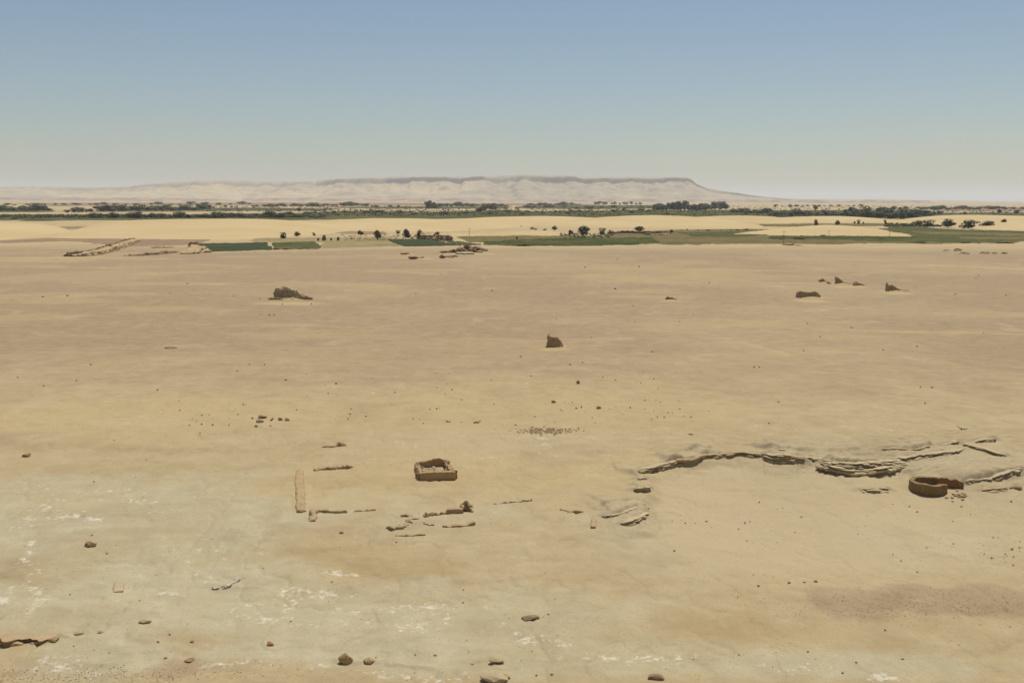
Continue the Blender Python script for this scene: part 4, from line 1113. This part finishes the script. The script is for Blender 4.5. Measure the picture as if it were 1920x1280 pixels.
# ------------------------------------------------------------------ layered rock ledges
def ledge(sec, back=1.1, step=.15):
    label, pts, hpx, n, mat, seed, jag, lean = sec
    n = max(n, 3)
    Pw, Hw = SECW[SECT.index(sec)]
    P = []; hs = []
    for i in range(len(Pw) - 1):
        k = max(1, int(math.dist(Pw[i], Pw[i + 1]) / step))
        for q in range(k):
            t = q / k; P.append((Pw[i][0] + (Pw[i + 1][0] - Pw[i][0]) * t, Pw[i][1] + (Pw[i + 1][1] - Pw[i][1]) * t)); hs.append(Hw[i] + (Hw[i + 1] - Hw[i]) * t)
    P.append(Pw[-1]); hs.append(Hw[-1])
    P = np.array(P); hs = np.array(hs); m = len(P)
    ker = np.ones(9) / 9
    sm = lambda v: np.convolve(np.pad(v, 4, mode='edge'), ker, 'valid')
    P = np.stack([sm(P[:, 0]), sm(P[:, 1])], -1)
    D = np.gradient(P, axis=0)
    NR = np.stack([D[:, 1], -D[:, 0]], -1)
    NR /= np.linalg.norm(NR, axis=1)[:, None] + 1e-9
    zf = sm(height_base(P[:, 0], P[:, 1]))
    endf = ss(-2, 4, np.minimum(np.arange(m), m - 1 - np.arange(m)))
    sarr = np.arange(m) * step
    hs = sm(hs) * (.45 + .55 * endf) * (.75 + .5 * fbm(sarr / 2.2, sarr * 0 + seed, 3, 690))
    c = P.mean(0)
    o = empty('rock_ledge', (float(c[0]), float(c[1]), float(zf.mean())), label, 'rock ledge')
    oz = o.location.z
    edges = np.cumsum([0] + [random.Random(seed * 10 + k).uniform(.6, 1.5) for k in range(n)]); edges = edges / edges[-1]
    for k in range(n):
        zt = zf + hs * (1 - edges[k]); zb = zf + hs * (1 - edges[k + 1]) - (.25 if k == n - 1 else .01)
        th = zt - zb
        bl = sarr + .5 * (vn(sarr / 1.3, sarr * 0 + k * 1.9, 705 + seed) - .5)       # joint blocks of uneven width
        blk = _hash(np.floor(bl / .62), np.full(m, k), 710 + seed); blk2 = _hash(np.floor(bl / .27), np.full(m, k), 715 + seed)
        out = lean * k + .05 + (fbm(sarr / 2.2, sarr * 0 + k * 1.3 + seed, 2, 700 + seed) - .5) * jag + (blk - .5) * jag * .95 + (blk2 - .5) * jag * .4
        if k % 2: out -= .10 * vn(sarr / .9, sarr * 0 + 4.4, 733 + seed + k)
        out = out * endf - (1 - endf) * .25
        dz = (fbm(sarr / 1.1, sarr * 0 + k * 2.2, 3, 760 + seed) - .5) * hs / n * .4 + (blk - .6) * hs / n * .55
        e = P + NR * out[:, None]; b = P - NR * back; mid = P - NR * .4
        rows = [np.c_[b, zt - .35], np.c_[mid, zt + dz + .01], np.c_[e - NR * .06, zt + dz - .01], np.c_[e, zt - th * .25 + dz],
                np.c_[e - NR * .04, zt - th * .7 + dz], np.c_[e - NR * .12, zb], np.c_[b, zb - .4]]
        V = np.concatenate(rows) - np.array([c[0], c[1], oz])
        me = mesh_np('rock_layer', V, grid_faces(len(rows), m)[:, ::-1], False)
        mesh_obj('rock_layer', me, M[mat], o)
    return o
M['ledge'] = simple_mat('bedded_rock', (.40, .318, .190), (.48, .39, .24), 1.4, .6, 6, bdist=.06, dark=(.31, .235, .135))
M['ledge_brown'] = simple_mat('brown_bedded_rock', (.36, .26, .145), (.44, .33, .19), 1.4, .6, 6, bdist=.06, dark=(.26, .18, .10))
for sec in SECT: ledge(sec)

# ------------------------------------------------------------------ ruins standing on the plain
def sand_skirt(o, w_, d, h, ox=0, oy=0, seed=1):
    me = bpy.data.meshes.new('sand_drift')
    V = []; F = []
    nr, na = 7, 28
    for i in range(nr):
        q = i / (nr - 1)
        for k in range(na):
            a = k / na * 6.2832
            rr = q * (1 + .18 * n3(Vector((math.cos(a), math.sin(a), 0)), 1.3, seed))
            V.append((math.cos(a) * rr * w_ + ox, math.sin(a) * rr * d + oy, h * (.5 + .5 * math.cos(q * math.pi)) - .12 * q))
    for i in range(nr - 1):
        for k in range(na):
            F.append((i * na + k, (i + 1) * na + k, (i + 1) * na + (k + 1) % na, i * na + (k + 1) % na))
    me = mesh_np('sand_drift', V, F)
    return mesh_obj('sand_drift', me, M['sand'], o)

def standing(px, py, pts, label, depth=1.2, mat='brick', seed=1, drift=None, amp=.12, name='ruin_stump', tn=.12):
    """eroded stump: outline points (dx px, height px) seen from the front, built as a thick wall"""
    x, y, z = gpt(px, py)
    u = math.hypot(y, CAM_H) / FPX
    o = empty(name, (x, y, z), label, 'ruin')
    path = [(dx * u, depth * .5 + dy * u, hz(x + dx * u, y + depth * .5) - z) for dx, _, dy in pts]
    me = wall_mesh('wall', path, [h * u for _, h, _ in pts], depth, seed, amp, .18, taper=.62, top_noise=tn)
    mesh_obj('wall', me, M[mat], o)
    if drift:
        w_, d, h, ox, oy = drift
        sand_skirt(o, w_ * u, d, h * u, ox * u, oy, seed)
    return o

standing(1037, 651, [(-10, 17, 0), (-8, 22, 0), (-3, 20, 0), (4, 19, 0), (11, 15, 0), (15, 9, 0), (19, 3, 0)], 'chunky upright mud-brick stump standing alone mid-plain', 1.7, 'brick', 3, (24, 2.6, 3, 13, 1.2), .16)
o = standing(536, 561, [(-23, 13, 0), (-19, 18, 0), (-8, 22, 0), (2, 21, 0), (10, 17, 0), (22, 10, 4), (30, 7, 4)], 'large crumbling mound of ruined mud-brick walls on the left plain', 3.6, 'palebrick', 5, (42, 4.2, 8, 4, 2.0), .24, 'ruin_mound', .06)
u_ = math.hypot(o.location.y, CAM_H) / FPX
me = wall_mesh('low_wall', [(8 * u_, .4, 0), (20 * u_, .2, 0), (34 * u_, .1, 0), (50 * u_, 0, 0)], [3.5 * u_, 4.5 * u_, 5 * u_, 3.5 * u_], .6, 8, .12, .2, top_noise=.4)
mesh_obj('low_wall', me, M['brick'], o)
me = wall_mesh('low_wall', [(-30 * u_, -1.3, 0), (-20 * u_, -1.6, 0), (-8 * u_, -1.0, 0)], [2.5 * u_, 4 * u_, 3 * u_], .6, 9, .12, .2, top_noise=.4)
mesh_obj('low_wall', me, M['lowwall'], o)
add_rocks(o, 14, 2.4, .6, .3, .8, 'lowwall', 'rubble', 15, 0, -.2)
standing(1517, 559, [(-21, 9, 0), (-17, 12, 0), (-10, 12, 0), (-4, 10, 0), (4, 10, 0), (11, 12, 0), (17, 11, 0), (22, 6, 0)], 'widest dark ruin stump with a notched top, front of the right group', 2.4, 'brick', 41, (38, 3.4, 5, 3, 1.4), .15, tn=.03)
standing(1543, 529, [(-5, 4.5, 0), (-1, 6, 0), (4, 4, 0), (9, 1.5, 0)], 'small low ruin stump, leftmost at the back of the right group', 1.8, 'brick', 12, (16, 3, 1.6, 2, 1), .25)
standing(1554, 532, [(-3, 2.5, 0), (0, 3.5, 0), (4, 1.5, 0)], 'tiniest stump between the small ruin and the sharp one', 1.0, 'brick', 13, None, .2)
standing(1573, 532, [(-5, 11, 0), (-3, 12, 0), (1, 10.5, 0), (5, 6.5, 0), (10, 3, 0), (22, 1, 0)], 'sharp wedge-shaped ruin, highest at its left, back row of the right group', 1.8, 'brick', 14, (26, 3, 2, 5, 1), .2)
standing(1607, 536.5, [(-5, 5, 0), (-2, 8.5, 0), (2, 6, 0), (8, 3.5, 0), (14, 1, 0)], 'small pointed ruin right of the sharp wedge', 1.8, 'lowwall', 15, (22, 3, 2, 4, 1), .25)
standing(1671, 546, [(-7, 11, 0), (-6, 14, 0), (-1, 13, 0), (5, 10, 0), (12, 6, 0), (22, 2.5, 0), (34, .8, 0)], 'dark wedge ruin with a long tail, rightmost of the right group', 2.0, 'brick', 16, (34, 3, 2, 6, 1), .2)
standing(1256, 562, [(-7, 4, 0), (-3, 5.5, 0), (2, 4, 0), (9, 1.5, 0), (14, .6, 0)], 'low dark wedge of ruin alone right of centre on the plain', 1.4, 'brick', 17, (20, 2, 1.5, 3, .7), .2)

# red-brown eroded outcrop at the edge of the plain
def outcrop(name, label, items, mat, drift=None, seed=1, cat='rock outcrop'):
    cx = sum(i[0] for i in items) / len(items); cy = max(i[1] for i in items)
    x, y, z = gpt(cx, cy)
    u = math.hypot(y, CAM_H) / FPX
    o = empty(name, (x, y, z), label, cat)
    for k, (a, b, w_, h, mt) in enumerate(items):
        X, Y, Z = gpt(a, b)
        uu = math.hypot(Y, CAM_H) / FPX
        me = rock_mesh('rock', seed * 31 + k, 4, .75)
        q = mesh_obj('rock' if mt != 'sand' else 'sand_drift', me, M[mt], o)
        q.location = (X - x, Y - y + w_ * uu * .3, hz(X, Y) - z - .1); q.scale = (w_ * uu, w_ * uu * .8, h * uu * 1.05)
    if drift: sand_skirt(o, drift[0] * u, drift[1], drift[2] * u, drift[3] * u, drift[4], seed)
    return o
outcrop('rock_outcrop', 'largest red-brown eroded outcrop at the far edge of the plain', [
    (834, 475, 26, 5, 'redrock'), (850, 474, 22, 7, 'redrock'), (866, 473, 24, 9, 'redrock'), (874, 470, 34, 10, 'redrock'), (888, 474, 16, 8, 'redrock'), (893, 470, 30, 8, 'redrock'), (905, 471, 20, 5, 'redrock'),
    (872, 477, 40, 5, 'sand'), (898, 474, 22, 4, 'sand')], 'redrock', (75, 9, 2.2, 0, 6), 2)
outcrop('rock_outcrop', 'dark flat rock just in front of the largest red-brown outcrop', [(829, 484.5, 14, 7, 'redrock'), (838, 484, 22, 4, 'redrock'), (850, 482, 18, 3.5, 'redrock')], 'redrock', (32, 5, 1.2, 0, 3), 3)
outcrop('rock_outcrop', 'low brown hump left of the largest outcrop', [(776, 486, 22, 6, 'rock'), (789, 485.5, 16, 4.5, 'redrock')], 'rock', (36, 6, 2, 4, 3), 4)
outcrop('rock_outcrop', 'smallest brown hump, leftmost of the outcrops', [(757, 477.5, 18, 4, 'rock'), (764, 477, 10, 3.2, 'redrock')], 'rock', (22, 5, 1.2, 0, 2), 5)
for (a, b, w_, h, lab) in [(1797, 469, 14, 3.2, 'dark rock shelf piece, upper left of the line near the right edge'), (1810, 475, 16, 2.4, 'dark rock shelf piece, lower left of the line near the right edge'),
                           (1848, 474.5, 16, 2.6, 'dark rock shelf piece, middle of the line near the right edge'), (1866, 475, 10, 2.2, 'small dark rock shelf piece right of the middle one'), (1884, 475.3, 12, 2.8, 'dark rock shelf piece, right end of the line near the right edge'),
                           (1776, 469.5, 12, 1.6, 'faint flat rock piece left of the rock shelf line')]:
    outcrop('rock_shelf', lab, [(a, b, w_, h, 'redrock'), (a + w_ * .35, b + .3, w_ * .6, h * .7, 'redrock'), (a, b + 1.6, w_ * 1.3, h * .7, 'sand')], 'redrock', None, int(a), 'rock')
outcrop('sand_hump', 'low yellowish hump on the field edge right of centre', [(1482, 460, 22, 4, 'sand'), (1497, 460.5, 20, 3, 'sand'), (1471, 459.5, 10, 2.5, 'scrub_soil')], 'sand', None, 9, 'mound')

# dug sandy bank, far left
px_wall('sand_bank', [(136, 481), (162, 480), (190, 476), (215, 469), (238, 461), (252, 454.5), (262, 452)], [3, 6, 7, 8, 7, 5, 2.5], 3.6, 'sand', 'long pale sandy bank of the dug hollow, far left', 'bank', part='bank', amp=.5, tn=.25, step=1.2)
px_wall('soil_heap', [(122, 480.5), (128, 480.5), (134, 480.2), (140, 480)], [2, 6, 6.5, 5], 4.0, 'redrock', 'dark red-brown heap at the left end of the sandy bank', 'mound', part='heap', amp=.4, tn=.2, step=.8)
px_wall('bank_crust', [(140, 476), (160, 475.5), (180, 472.5), (200, 467.5), (216, 462), (234, 455.5), (250, 450)], [4, 4, 4, 4.5, 4, 3.6, 2.4], 2.6, 'redrock', 'thin dark soil crust along the top of the sandy bank', 'bank', part='crust', amp=.5, tn=.5, step=1.0)
px_wall('sand_bank', [(350, 476), (364, 474.5), (374, 472.5), (384, 474)], [2, 9, 8, 2], 8.0, 'sand', 'pale eroded bank at the left end of the blue-green crop plot', 'bank', part='bank', amp=.7, tn=.3, step=1.2)
px_wall('soil_heap', [(358, 462), (366, 464), (373, 468), (379, 472)], [5, 6, 5, 2.5], 3.0, 'redrock', 'dark crumbling soil edge above the pale bank by the crop plot', 'bank', part='heap', amp=.6, tn=.5, step=.9)
px_wall('sand_bank', [(286, 465), (305, 464.5), (325, 464)], [1.5, 2.8, 1.5], 5.0, 'sand', 'short pale sand streak in the dug hollow', 'bank', part='bank', amp=.3, tn=.3, step=1.2)
px_wall('soil_heap', [(232, 479.5), (262, 479.3), (290, 477.5), (318, 474.5), (330, 473)], [1, 2.2, 2.6, 2.8, 1], 3.0, 'redrock', 'low brown lip along the front of the dug hollow', 'bank', part='heap', amp=.4, tn=.6, step=1.0)

# mud wall behind the central field
px_wall('mud_wall', [(1148, 439), (1165, 437.5), (1190, 438), (1215, 438.5), (1236, 437.5), (1250, 436.5)], [3, 4.5, 4.8, 4.5, 3.6, 2], 1.0, 'redrock', 'long dark brown mud wall on the field behind the central plain', 'wall', amp=.2, tn=.25, step=1.0)
px_wall('soil_heap', [(1206, 440.5), (1214, 440.8), (1222, 440.5)], [1.5, 4, 1.5], 4.0, 'sand', 'pale soil heap before the dark brown mud wall, left one', 'mound', part='heap', amp=.4, step=1.0)
px_wall('soil_heap', [(1228, 441), (1240, 441), (1250, 440.5)], [1.2, 2.6, 1.2], 4.0, 'sand', 'pale soil heap before the dark brown mud wall, right one', 'mound', part='heap', amp=.4, step=1.0)

# utility poles
def pole(px, py, hpx, label):
    x, y, z = gpt(px, py)
    u = math.hypot(y, CAM_H) / FPX; h = hpx * u
    o = empty('utility_pole', (x, y, 0), label, 'pole')
    def cyl(n, a, b, r0, r1):
        bm = bmesh.new(); d = (b - a).normalized(); t = d.orthogonal().normalized(); v = d.cross(t)
        A = [bm.verts.new(a + (t * math.cos(k * .7854) + v * math.sin(k * .7854)) * r0) for k in range(8)]
        B = [bm.verts.new(b + (t * math.cos(k * .7854) + v * math.sin(k * .7854)) * r1) for k in range(8)]
        for k in range(8): bm.faces.new((A[k], A[(k + 1) % 8], B[(k + 1) % 8], B[k]))
        bm.faces.new(B); bm.faces.new(A[::-1])
        me = bpy.data.meshes.new(n); bm.to_mesh(me); bm.free()
        mesh_obj(n, me, M['bark'], o)
    cyl('shaft', Vector((0, 0, -.3)), Vector((0, 0, h)), .13, .09)
    cyl('crossarm', Vector((-.8, .12, h - .5)), Vector((.8, .12, h - .5)), .06, .06)
pole(880, 445, 17, 'thin utility pole by the brown reed hedge')
pole(1469, 459, 26, 'thin utility pole nearest the plain, left of the right dune')
pole(1554, 446, 14, 'thin utility pole in front of the right dune crest')
pole(1668, 447, 14, 'thin utility pole at the right end of the right dune')
pole(1864, 416, 12, 'thin utility pole on the far right dune')

# ------------------------------------------------------------------ loose stones
def stone(px, py, wpx, hpx, label, group=None, mat='rock', rz=None, dp=.8, name='stone', tilt=.12):
    x, y, z = gpt(px, py)
    u = math.hypot(y, CAM_H) / FPX
    o = mesh_obj(name, variant(ROCKS[rng.randrange(len(ROCKS))], mat), None, None, (x, y + wpx * u * dp * .3, z))
    o.scale = (wpx * u, wpx * u * dp, hpx * u * .95)
    o.rotation_euler = (rng.uniform(-tilt, tilt), rng.uniform(-tilt, tilt), rng.uniform(-.35, .35) if rz is None else rz)
    return tag(o, label, 'rock' if wpx > 9 else 'stone', group)

BIG = [
    (490, 784, 17, 6, 'rock', 'flat brown boulder, upper of two stacked in the stone cluster'),
    (487, 792, 15, 8, 'palerock', 'pale rounded boulder, lower of two stacked in the stone cluster'),
    (525, 788, 9, 6, 'rock', 'dark stone right of centre in the stone cluster'),
    (538, 788.5, 10, 6, 'palerock', 'pale stone at the right end of the stone cluster'),
    (49, 856, 16, 6, 'rock', 'flat dark block lying alone at the left edge of the plain'),
    (168, 1025, 20, 11, 'lowwall', 'orange-brown jagged rock on the pale left slope'),
    (648, 1243, 27, 19, 'lowwall', 'largest tan boulder near the bottom edge'),
    (692, 1243, 21, 9, 'lowwall', 'low tan rock right of the largest foreground boulder'),
    (506, 1210, 14, 7, 'redbrick', 'small reddish rock left of the largest foreground boulder'),
    (994, 1161, 34, 6, 'wood', 'long flat brown slab lying right of centre in the foreground'),
    (929, 1243, 28, 7, 'lowwall', 'flat tan slab near the bottom edge'),
    (1232, 1274, 30, 8, 'wood', 'thin brown slab at the bottom edge right of centre'),
    (1745, 920, 9, 4, 'palerock', 'small pale stone against the foot of the round kiln'),
    (1873, 920, 22, 5, 'rock', 'flat brown rock right of the round kiln'),
    (1905, 917, 26, 6, 'rock', 'flat brown rock at the right edge beside the kiln terrace'),
    (893, 793, 11, 4, 'rock', 'flat dark stone behind the square enclosure'),
    (1038, 755, 9, 5, 'rock', 'dark stone below the lone upright stump'),
    (1084, 719, 7, 7, 'rock', 'dark upright stone below and right of the lone stump'),
    (318, 653, 22, 3, 'rock', 'thin dark stick-like stone on the left plain'),
    (1123, 766, 10, 5, 'rock', 'dark stone right of the gravel patch'),
    (640, 1000, 8, 4, 'rock', 'small dark stone below the front wall footing'),
    (98, 1203, 20, 6, 'rock', 'small brown rock at the right end of the lower left lip'),
    (18, 1210, 40, 8, 'brick', 'dark jagged rock leaning on the ledge in the lower left corner'),
    (72, 1203, 26, 7, 'rock', 'brown broken rock at the right end of the lower left ledge'),
    (146, 1190, 18, 5, 'lowwall', 'flat tan rock on the rise right of the lower left ledge'),
    (188, 1186, 14, 4, 'palerock', 'small pale flat rock further right of the lower left ledge'),
    (925, 1277, 50, 10, 'palerock', 'broad flat rock at the very bottom edge, centre'),
    (948, 1272, 18, 8, 'brick', 'dark broken rock on the broad flat rock at the bottom edge'),
    (564, 960, 18, 6, 'brick', 'dark broken stones at the near end of the long wall footing'),
    (270, 1168, 22, 6, 'palerock', 'crumbly pale rock on the left foreground rise'),
    (355, 1240, 18, 4, 'rock', 'thin dark rock left of the reddish foreground rock'),
]
for (a, b, c, d, m_, lab) in BIG:
    stone(a, b, c, d, lab, None, m_, rz=0.05 if c > 24 else None, dp=.55 if c > 24 else .8, name='rock' if c > 12 else 'stone')

SMALL = [(473, 785, 5, 4), (480, 800, 8, 5), (509, 789, 5, 4), (511, 786, 5, 4), (507, 799, 5, 3), (295, 732, 5, 4), (536, 713, 5, 4), (686, 781, 6, 3), (838, 791, 6, 4), (900, 790, 4, 3), (967, 797, 7, 3),
         (1081, 766, 6, 3), (1154, 542, 6, 3), (1223, 660, 4, 3), (976, 669, 4, 3), (1069, 684, 6, 3), (1092, 680, 4, 3), (1735, 757, 5, 4), (1597, 615, 4, 3), (1538, 632, 4, 3), (1414, 689, 5, 3), (1424, 689, 4, 3),
         (1720, 650, 4, 3), (1656, 657, 4, 3), (1507, 658, 4, 3), (1748, 727, 6, 3), (1726, 726, 4, 3), (80, 557, 6, 3), (126, 555, 6, 3), (505, 591, 5, 3), (514, 591, 4, 3), (468, 684, 4, 3), (496, 684, 4, 3), (170, 684, 5, 3),
         (143, 714, 5, 3), (82, 724, 5, 3), (33, 708, 4, 3), (630, 720, 5, 4), (444, 696, 5, 3), (1480, 1093, 7, 4), (1422, 1099, 6, 4), (1508, 1092, 6, 3), (1530, 1091, 9, 4), (1325, 978, 6, 3), (1285, 981, 4, 3), (1397, 981, 5, 4),
         (1424, 942, 4, 3), (1693, 1236, 7, 3), (1606, 1242, 6, 3), (1660, 1182, 6, 4), (1386, 1228, 5, 3), (1515, 1222, 5, 3), (1580, 1262, 5, 4), (1265, 1033, 5, 3), (1860, 1047, 6, 4), (1900, 1060, 5, 3), (1898, 1031, 6, 4), (1912, 1027, 5, 3),
         (1896, 941, 5, 4), (1803, 950, 5, 3), (1788, 1020, 5, 3), (1690, 1052, 4, 3), (1720, 960, 5, 3), (296, 1204, 7, 4), (360, 1204, 9, 4), (318, 1190, 5, 3), (310, 1234, 9, 4), (188, 1187, 8, 3), (145, 1189, 10, 3), (172, 1004, 5, 3),
         (131, 1115, 4, 3), (200, 1038, 4, 3), (262, 1126, 4, 3), (743, 1017, 4, 3), (869, 1106, 4, 3), (868, 1130, 5, 3), (1028, 1152, 5, 3), (494, 1065, 4, 2), (622, 1091, 4, 3), (545, 1165, 4, 3), (1035, 1265, 8, 4), (1006, 1267, 5, 5), (816, 1229, 9, 3),
         (779, 1228, 4, 3), (885, 1245, 7, 3), (274, 862, 4, 2), (214, 826, 4, 2), (378, 796, 5, 4), (399, 797, 5, 4), (429, 798, 4, 3), (375, 813, 4, 3), (1003, 782, 4, 3), (819, 767, 5, 3), (806, 768, 4, 3), (656, 777, 5, 3), (658, 767, 4, 3), (653, 786, 4, 3),
         (556, 769, 5, 3), (1246, 783, 5, 3), (1182, 765, 4, 4), (1296, 815, 12, 3), (1442, 794, 5, 3), (1460, 754, 5, 3)]
for (a, b, c, d) in SMALL:
    stone(a, b, c * .8, d * .8, 'single small dark stone lying on the open sandy ground', 'small stones scattered over the plain', rng.choice(['rock', 'rock', 'brick', 'lowwall']))
r_ = random.Random(99)
zones = [(560, 1250, 690, 800, 40), (1040, 1330, 750, 790, 20), (330, 520, 750, 800, 16), (1240, 1900, 930, 1120, 26), (1840, 1915, 1000, 1070, 12), (0, 500, 880, 1250, 12), (300, 1900, 480, 640, 30)]
for (x0, x1, y0, y1, n) in zones:
    for _ in range(n):
        s = r_.uniform(1.6, 3.3)
        stone(r_.uniform(x0, x1), r_.uniform(y0, y1), s, s * r_.uniform(.55, .9), 'tiny dark pebble among the scatter on the desert floor', 'tiny stones scattered over the plain', r_.choice(['rock', 'lowwall', 'lowwall', 'palerock']))

# gravel patch behind the enclosure and pebble litter: nobody could count these
def litter(name, n, sampler, s0, s1, mat, label, cat, flat=.6):
    base = ROCKS_LOW
    V = []; F = []
    pts = [sampler() for _ in range(n)]
    zz = height(np.array([p[0] for p in pts]), np.array([p[1] for p in pts]))
    k = 0
    for (x, y), z in zip(pts, zz):
        bv, bf = base[rng.randrange(len(base))]
        s = s0 + (s1 - s0) * rng.random() ** 2.2; a = rng.uniform(0, 6.28); ca, sa_ = math.cos(a), math.sin(a)
        q = np.stack([(bv[:, 0] * ca - bv[:, 1] * sa_) * s * 1.3 + x, (bv[:, 0] * sa_ + bv[:, 1] * ca) * s + y, bv[:, 2] * s * flat + z], -1)
        V.append(q); F.append(bf + k); k += len(q)
    tag(mesh_obj(name, mesh_np(name, np.concatenate(V), np.concatenate(F), False), M[mat]), label, cat, None, 'stuff')
ROCKS_LOW = []
for i in range(5):
    me = rock_mesh('pebble', 300 + i, 1, .3)
    bv = np.zeros(len(me.vertices) * 3); me.vertices.foreach_get('co', bv)
    bm = bmesh.new(); bm.from_mesh(me)
    ROCKS_LOW.append((bv.reshape(-1, 3), np.array([[v.index for v in f.verts] for f in bm.faces]))); bm.free()
def px_sampler(cx, cy, rx, ry):
    def f():
        while True:
            a, b = rng.gauss(cx, rx), rng.gauss(cy, ry)
            if b < 1279: break
        x, y = gp(a, b); return float(x), float(y)
    return f
def world_sampler(x0, x1, y0, y1, seed, th):
    def f():
        while True:
            y = rng.uniform(y0, y1); x = rng.uniform(x0, x1) * y / 60
            v = float(fbm(np.array([x / 7]), np.array([y / 7]), 2, seed)[0])
            if v > th + .25 * rng.random(): return x, y
    return f
litter('gravel', 330, px_sampler(1026, 805, 30, 3.0), .07, .22, 'lowwall', 'patch of coarse dark gravel behind the square enclosure', 'gravel')
litter('pebbles', 2400, world_sampler(-34, 34, 48, 130, 601, .40), .015, .08, 'lowwall', 'fine brown pebbles strewn over the near desert floor', 'pebbles')
litter('pebbles', 1800, px_sampler(1740, 1132, 140, 15), .015, .065, 'lowwall', 'dense pebbles on the pinkish gravel band at lower right', 'pebbles')
litter('pebbles', 900, px_sampler(200, 1268, 170, 9), .02, .07, 'lowwall', 'small gravel on the pinkish bank at the bottom left edge', 'pebbles')
def gyp_lines():
    L = rng.choice(GYP); i = rng.randrange(len(L) - 1); t = rng.random()
    x, y = gp(L[i][0] + (L[i + 1][0] - L[i][0]) * t + rng.gauss(0, 16), min(1278, L[i][1] + (L[i + 1][1] - L[i][1]) * t + rng.gauss(0, 6)))
    return float(x), float(y)
litter('gypsum_flakes', 450, gyp_lines, .02, .09, 'gypsum', 'white gypsum flakes in broken streaks over the foreground', 'gypsum', .16)

px_wall('gypsum_ridge', [(398, 1103), (415, 1101), (428, 1100), (436, 1093), (447, 1087)], [2, 4, 4, 6, 2], .3, 'palegyp', 'twisted white gypsum rib on the left foreground', 'rock', amp=.1, tn=.5)
# dead branch on the right
def branch():
    x, y, z = gpt(1803, 805)
    o = empty('dead_branch', (x, y, z), 'small dry dead branch lying above the ledge on the right', 'branch')
    for k, (a, b, c) in enumerate([(-.5, .42, .05), (-.3, .25, .2), (.45, .12, -.1), (.75, .06, .1), (-.1, .3, -.2)]):
        bm = bmesh.new(); A = Vector((0, 0, .02)); B = Vector((a, c, b)); d = (B - A).normalized(); t = d.orthogonal().normalized(); v = d.cross(t)
        P = [bm.verts.new(A + (t * math.cos(q * 1.047) + v * math.sin(q * 1.047)) * .05) for q in range(6)]; Q = [bm.verts.new(B + (t * math.cos(q * 1.047) + v * math.sin(q * 1.047)) * .015) for q in range(6)]
        for q in range(6): bm.faces.new((P[q], P[(q + 1) % 6], Q[(q + 1) % 6], Q[q]))
        me = bpy.data.meshes.new('twig'); bm.to_mesh(me); bm.free(); mesh_obj('twig', me, M['bark'], o)
branch()

# ------------------------------------------------------------------ three faint wisps high up on the left
def wisp(px, py, wpx, hpx, label, seed):
    d = ray(px, py); t = (5200 - CAM_H) / float(d[2])
    p = Vector((float(d[0]) * t, float(d[1]) * t, 5200))
    me = rock_mesh('cloud', seed, 4, .8)
    m = bpy.data.materials.get('cloud_vapour')
    if not m:
        m = bpy.data.materials.new('cloud_vapour'); m.use_nodes = True
        nt = m.node_tree; nt.nodes.clear()
        out = nt.nodes.new('ShaderNodeOutputMaterial'); v = nt.nodes.new('ShaderNodeVolumePrincipled')
        v.inputs['Color'].default_value = (1, 1, 1, 1); v.inputs['Density'].default_value = 1.1e-4
        nt.links.new(v.outputs[0], out.inputs['Volume'])
    o = mesh_obj('cloud', me, m, None, p)
    u = t / 1.0 / FPX
    o.scale = (wpx * u, wpx * u * 1.6, hpx * u); o.rotation_euler = (0, .06, 0)
    tag(o, label, 'cloud')
wisp(255, 63, 26, 5, 'faint thin cloud wisp high on the left, middle one', 801)
wisp(283, 58, 26, 4, 'faint thin cloud wisp high on the left, right one', 802)
wisp(214, 51, 20, 4, 'faint thin cloud wisp high on the left, leftmost', 803)

# ------------------------------------------------------------------ desert air
def haze():
    bm = bmesh.new(); bmesh.ops.create_cube(bm, size=1)
    me = bpy.data.meshes.new('haze'); bm.to_mesh(me); bm.free()
    m = bpy.data.materials.new('haze_air'); m.use_nodes = True
    nt = m.node_tree; nt.nodes.clear()
    out = nt.nodes.new('ShaderNodeOutputMaterial'); v = nt.nodes.new('ShaderNodeVolumePrincipled')
    v.inputs['Color'].default_value = (.86, .925, .99, 1); v.inputs['Density'].default_value = 4.6e-5; v.inputs['Anisotropy'].default_value = .1
    nt.links.new(v.outputs[0], out.inputs['Volume'])
    o = mesh_obj('haze', me, m)
    o.scale = (300000, 122000, 420); o.location = (0, 0, 420 / 2 - 5)
    tag(o, 'pale desert haze in the air over the whole plain', 'haze', None, 'stuff')
haze()
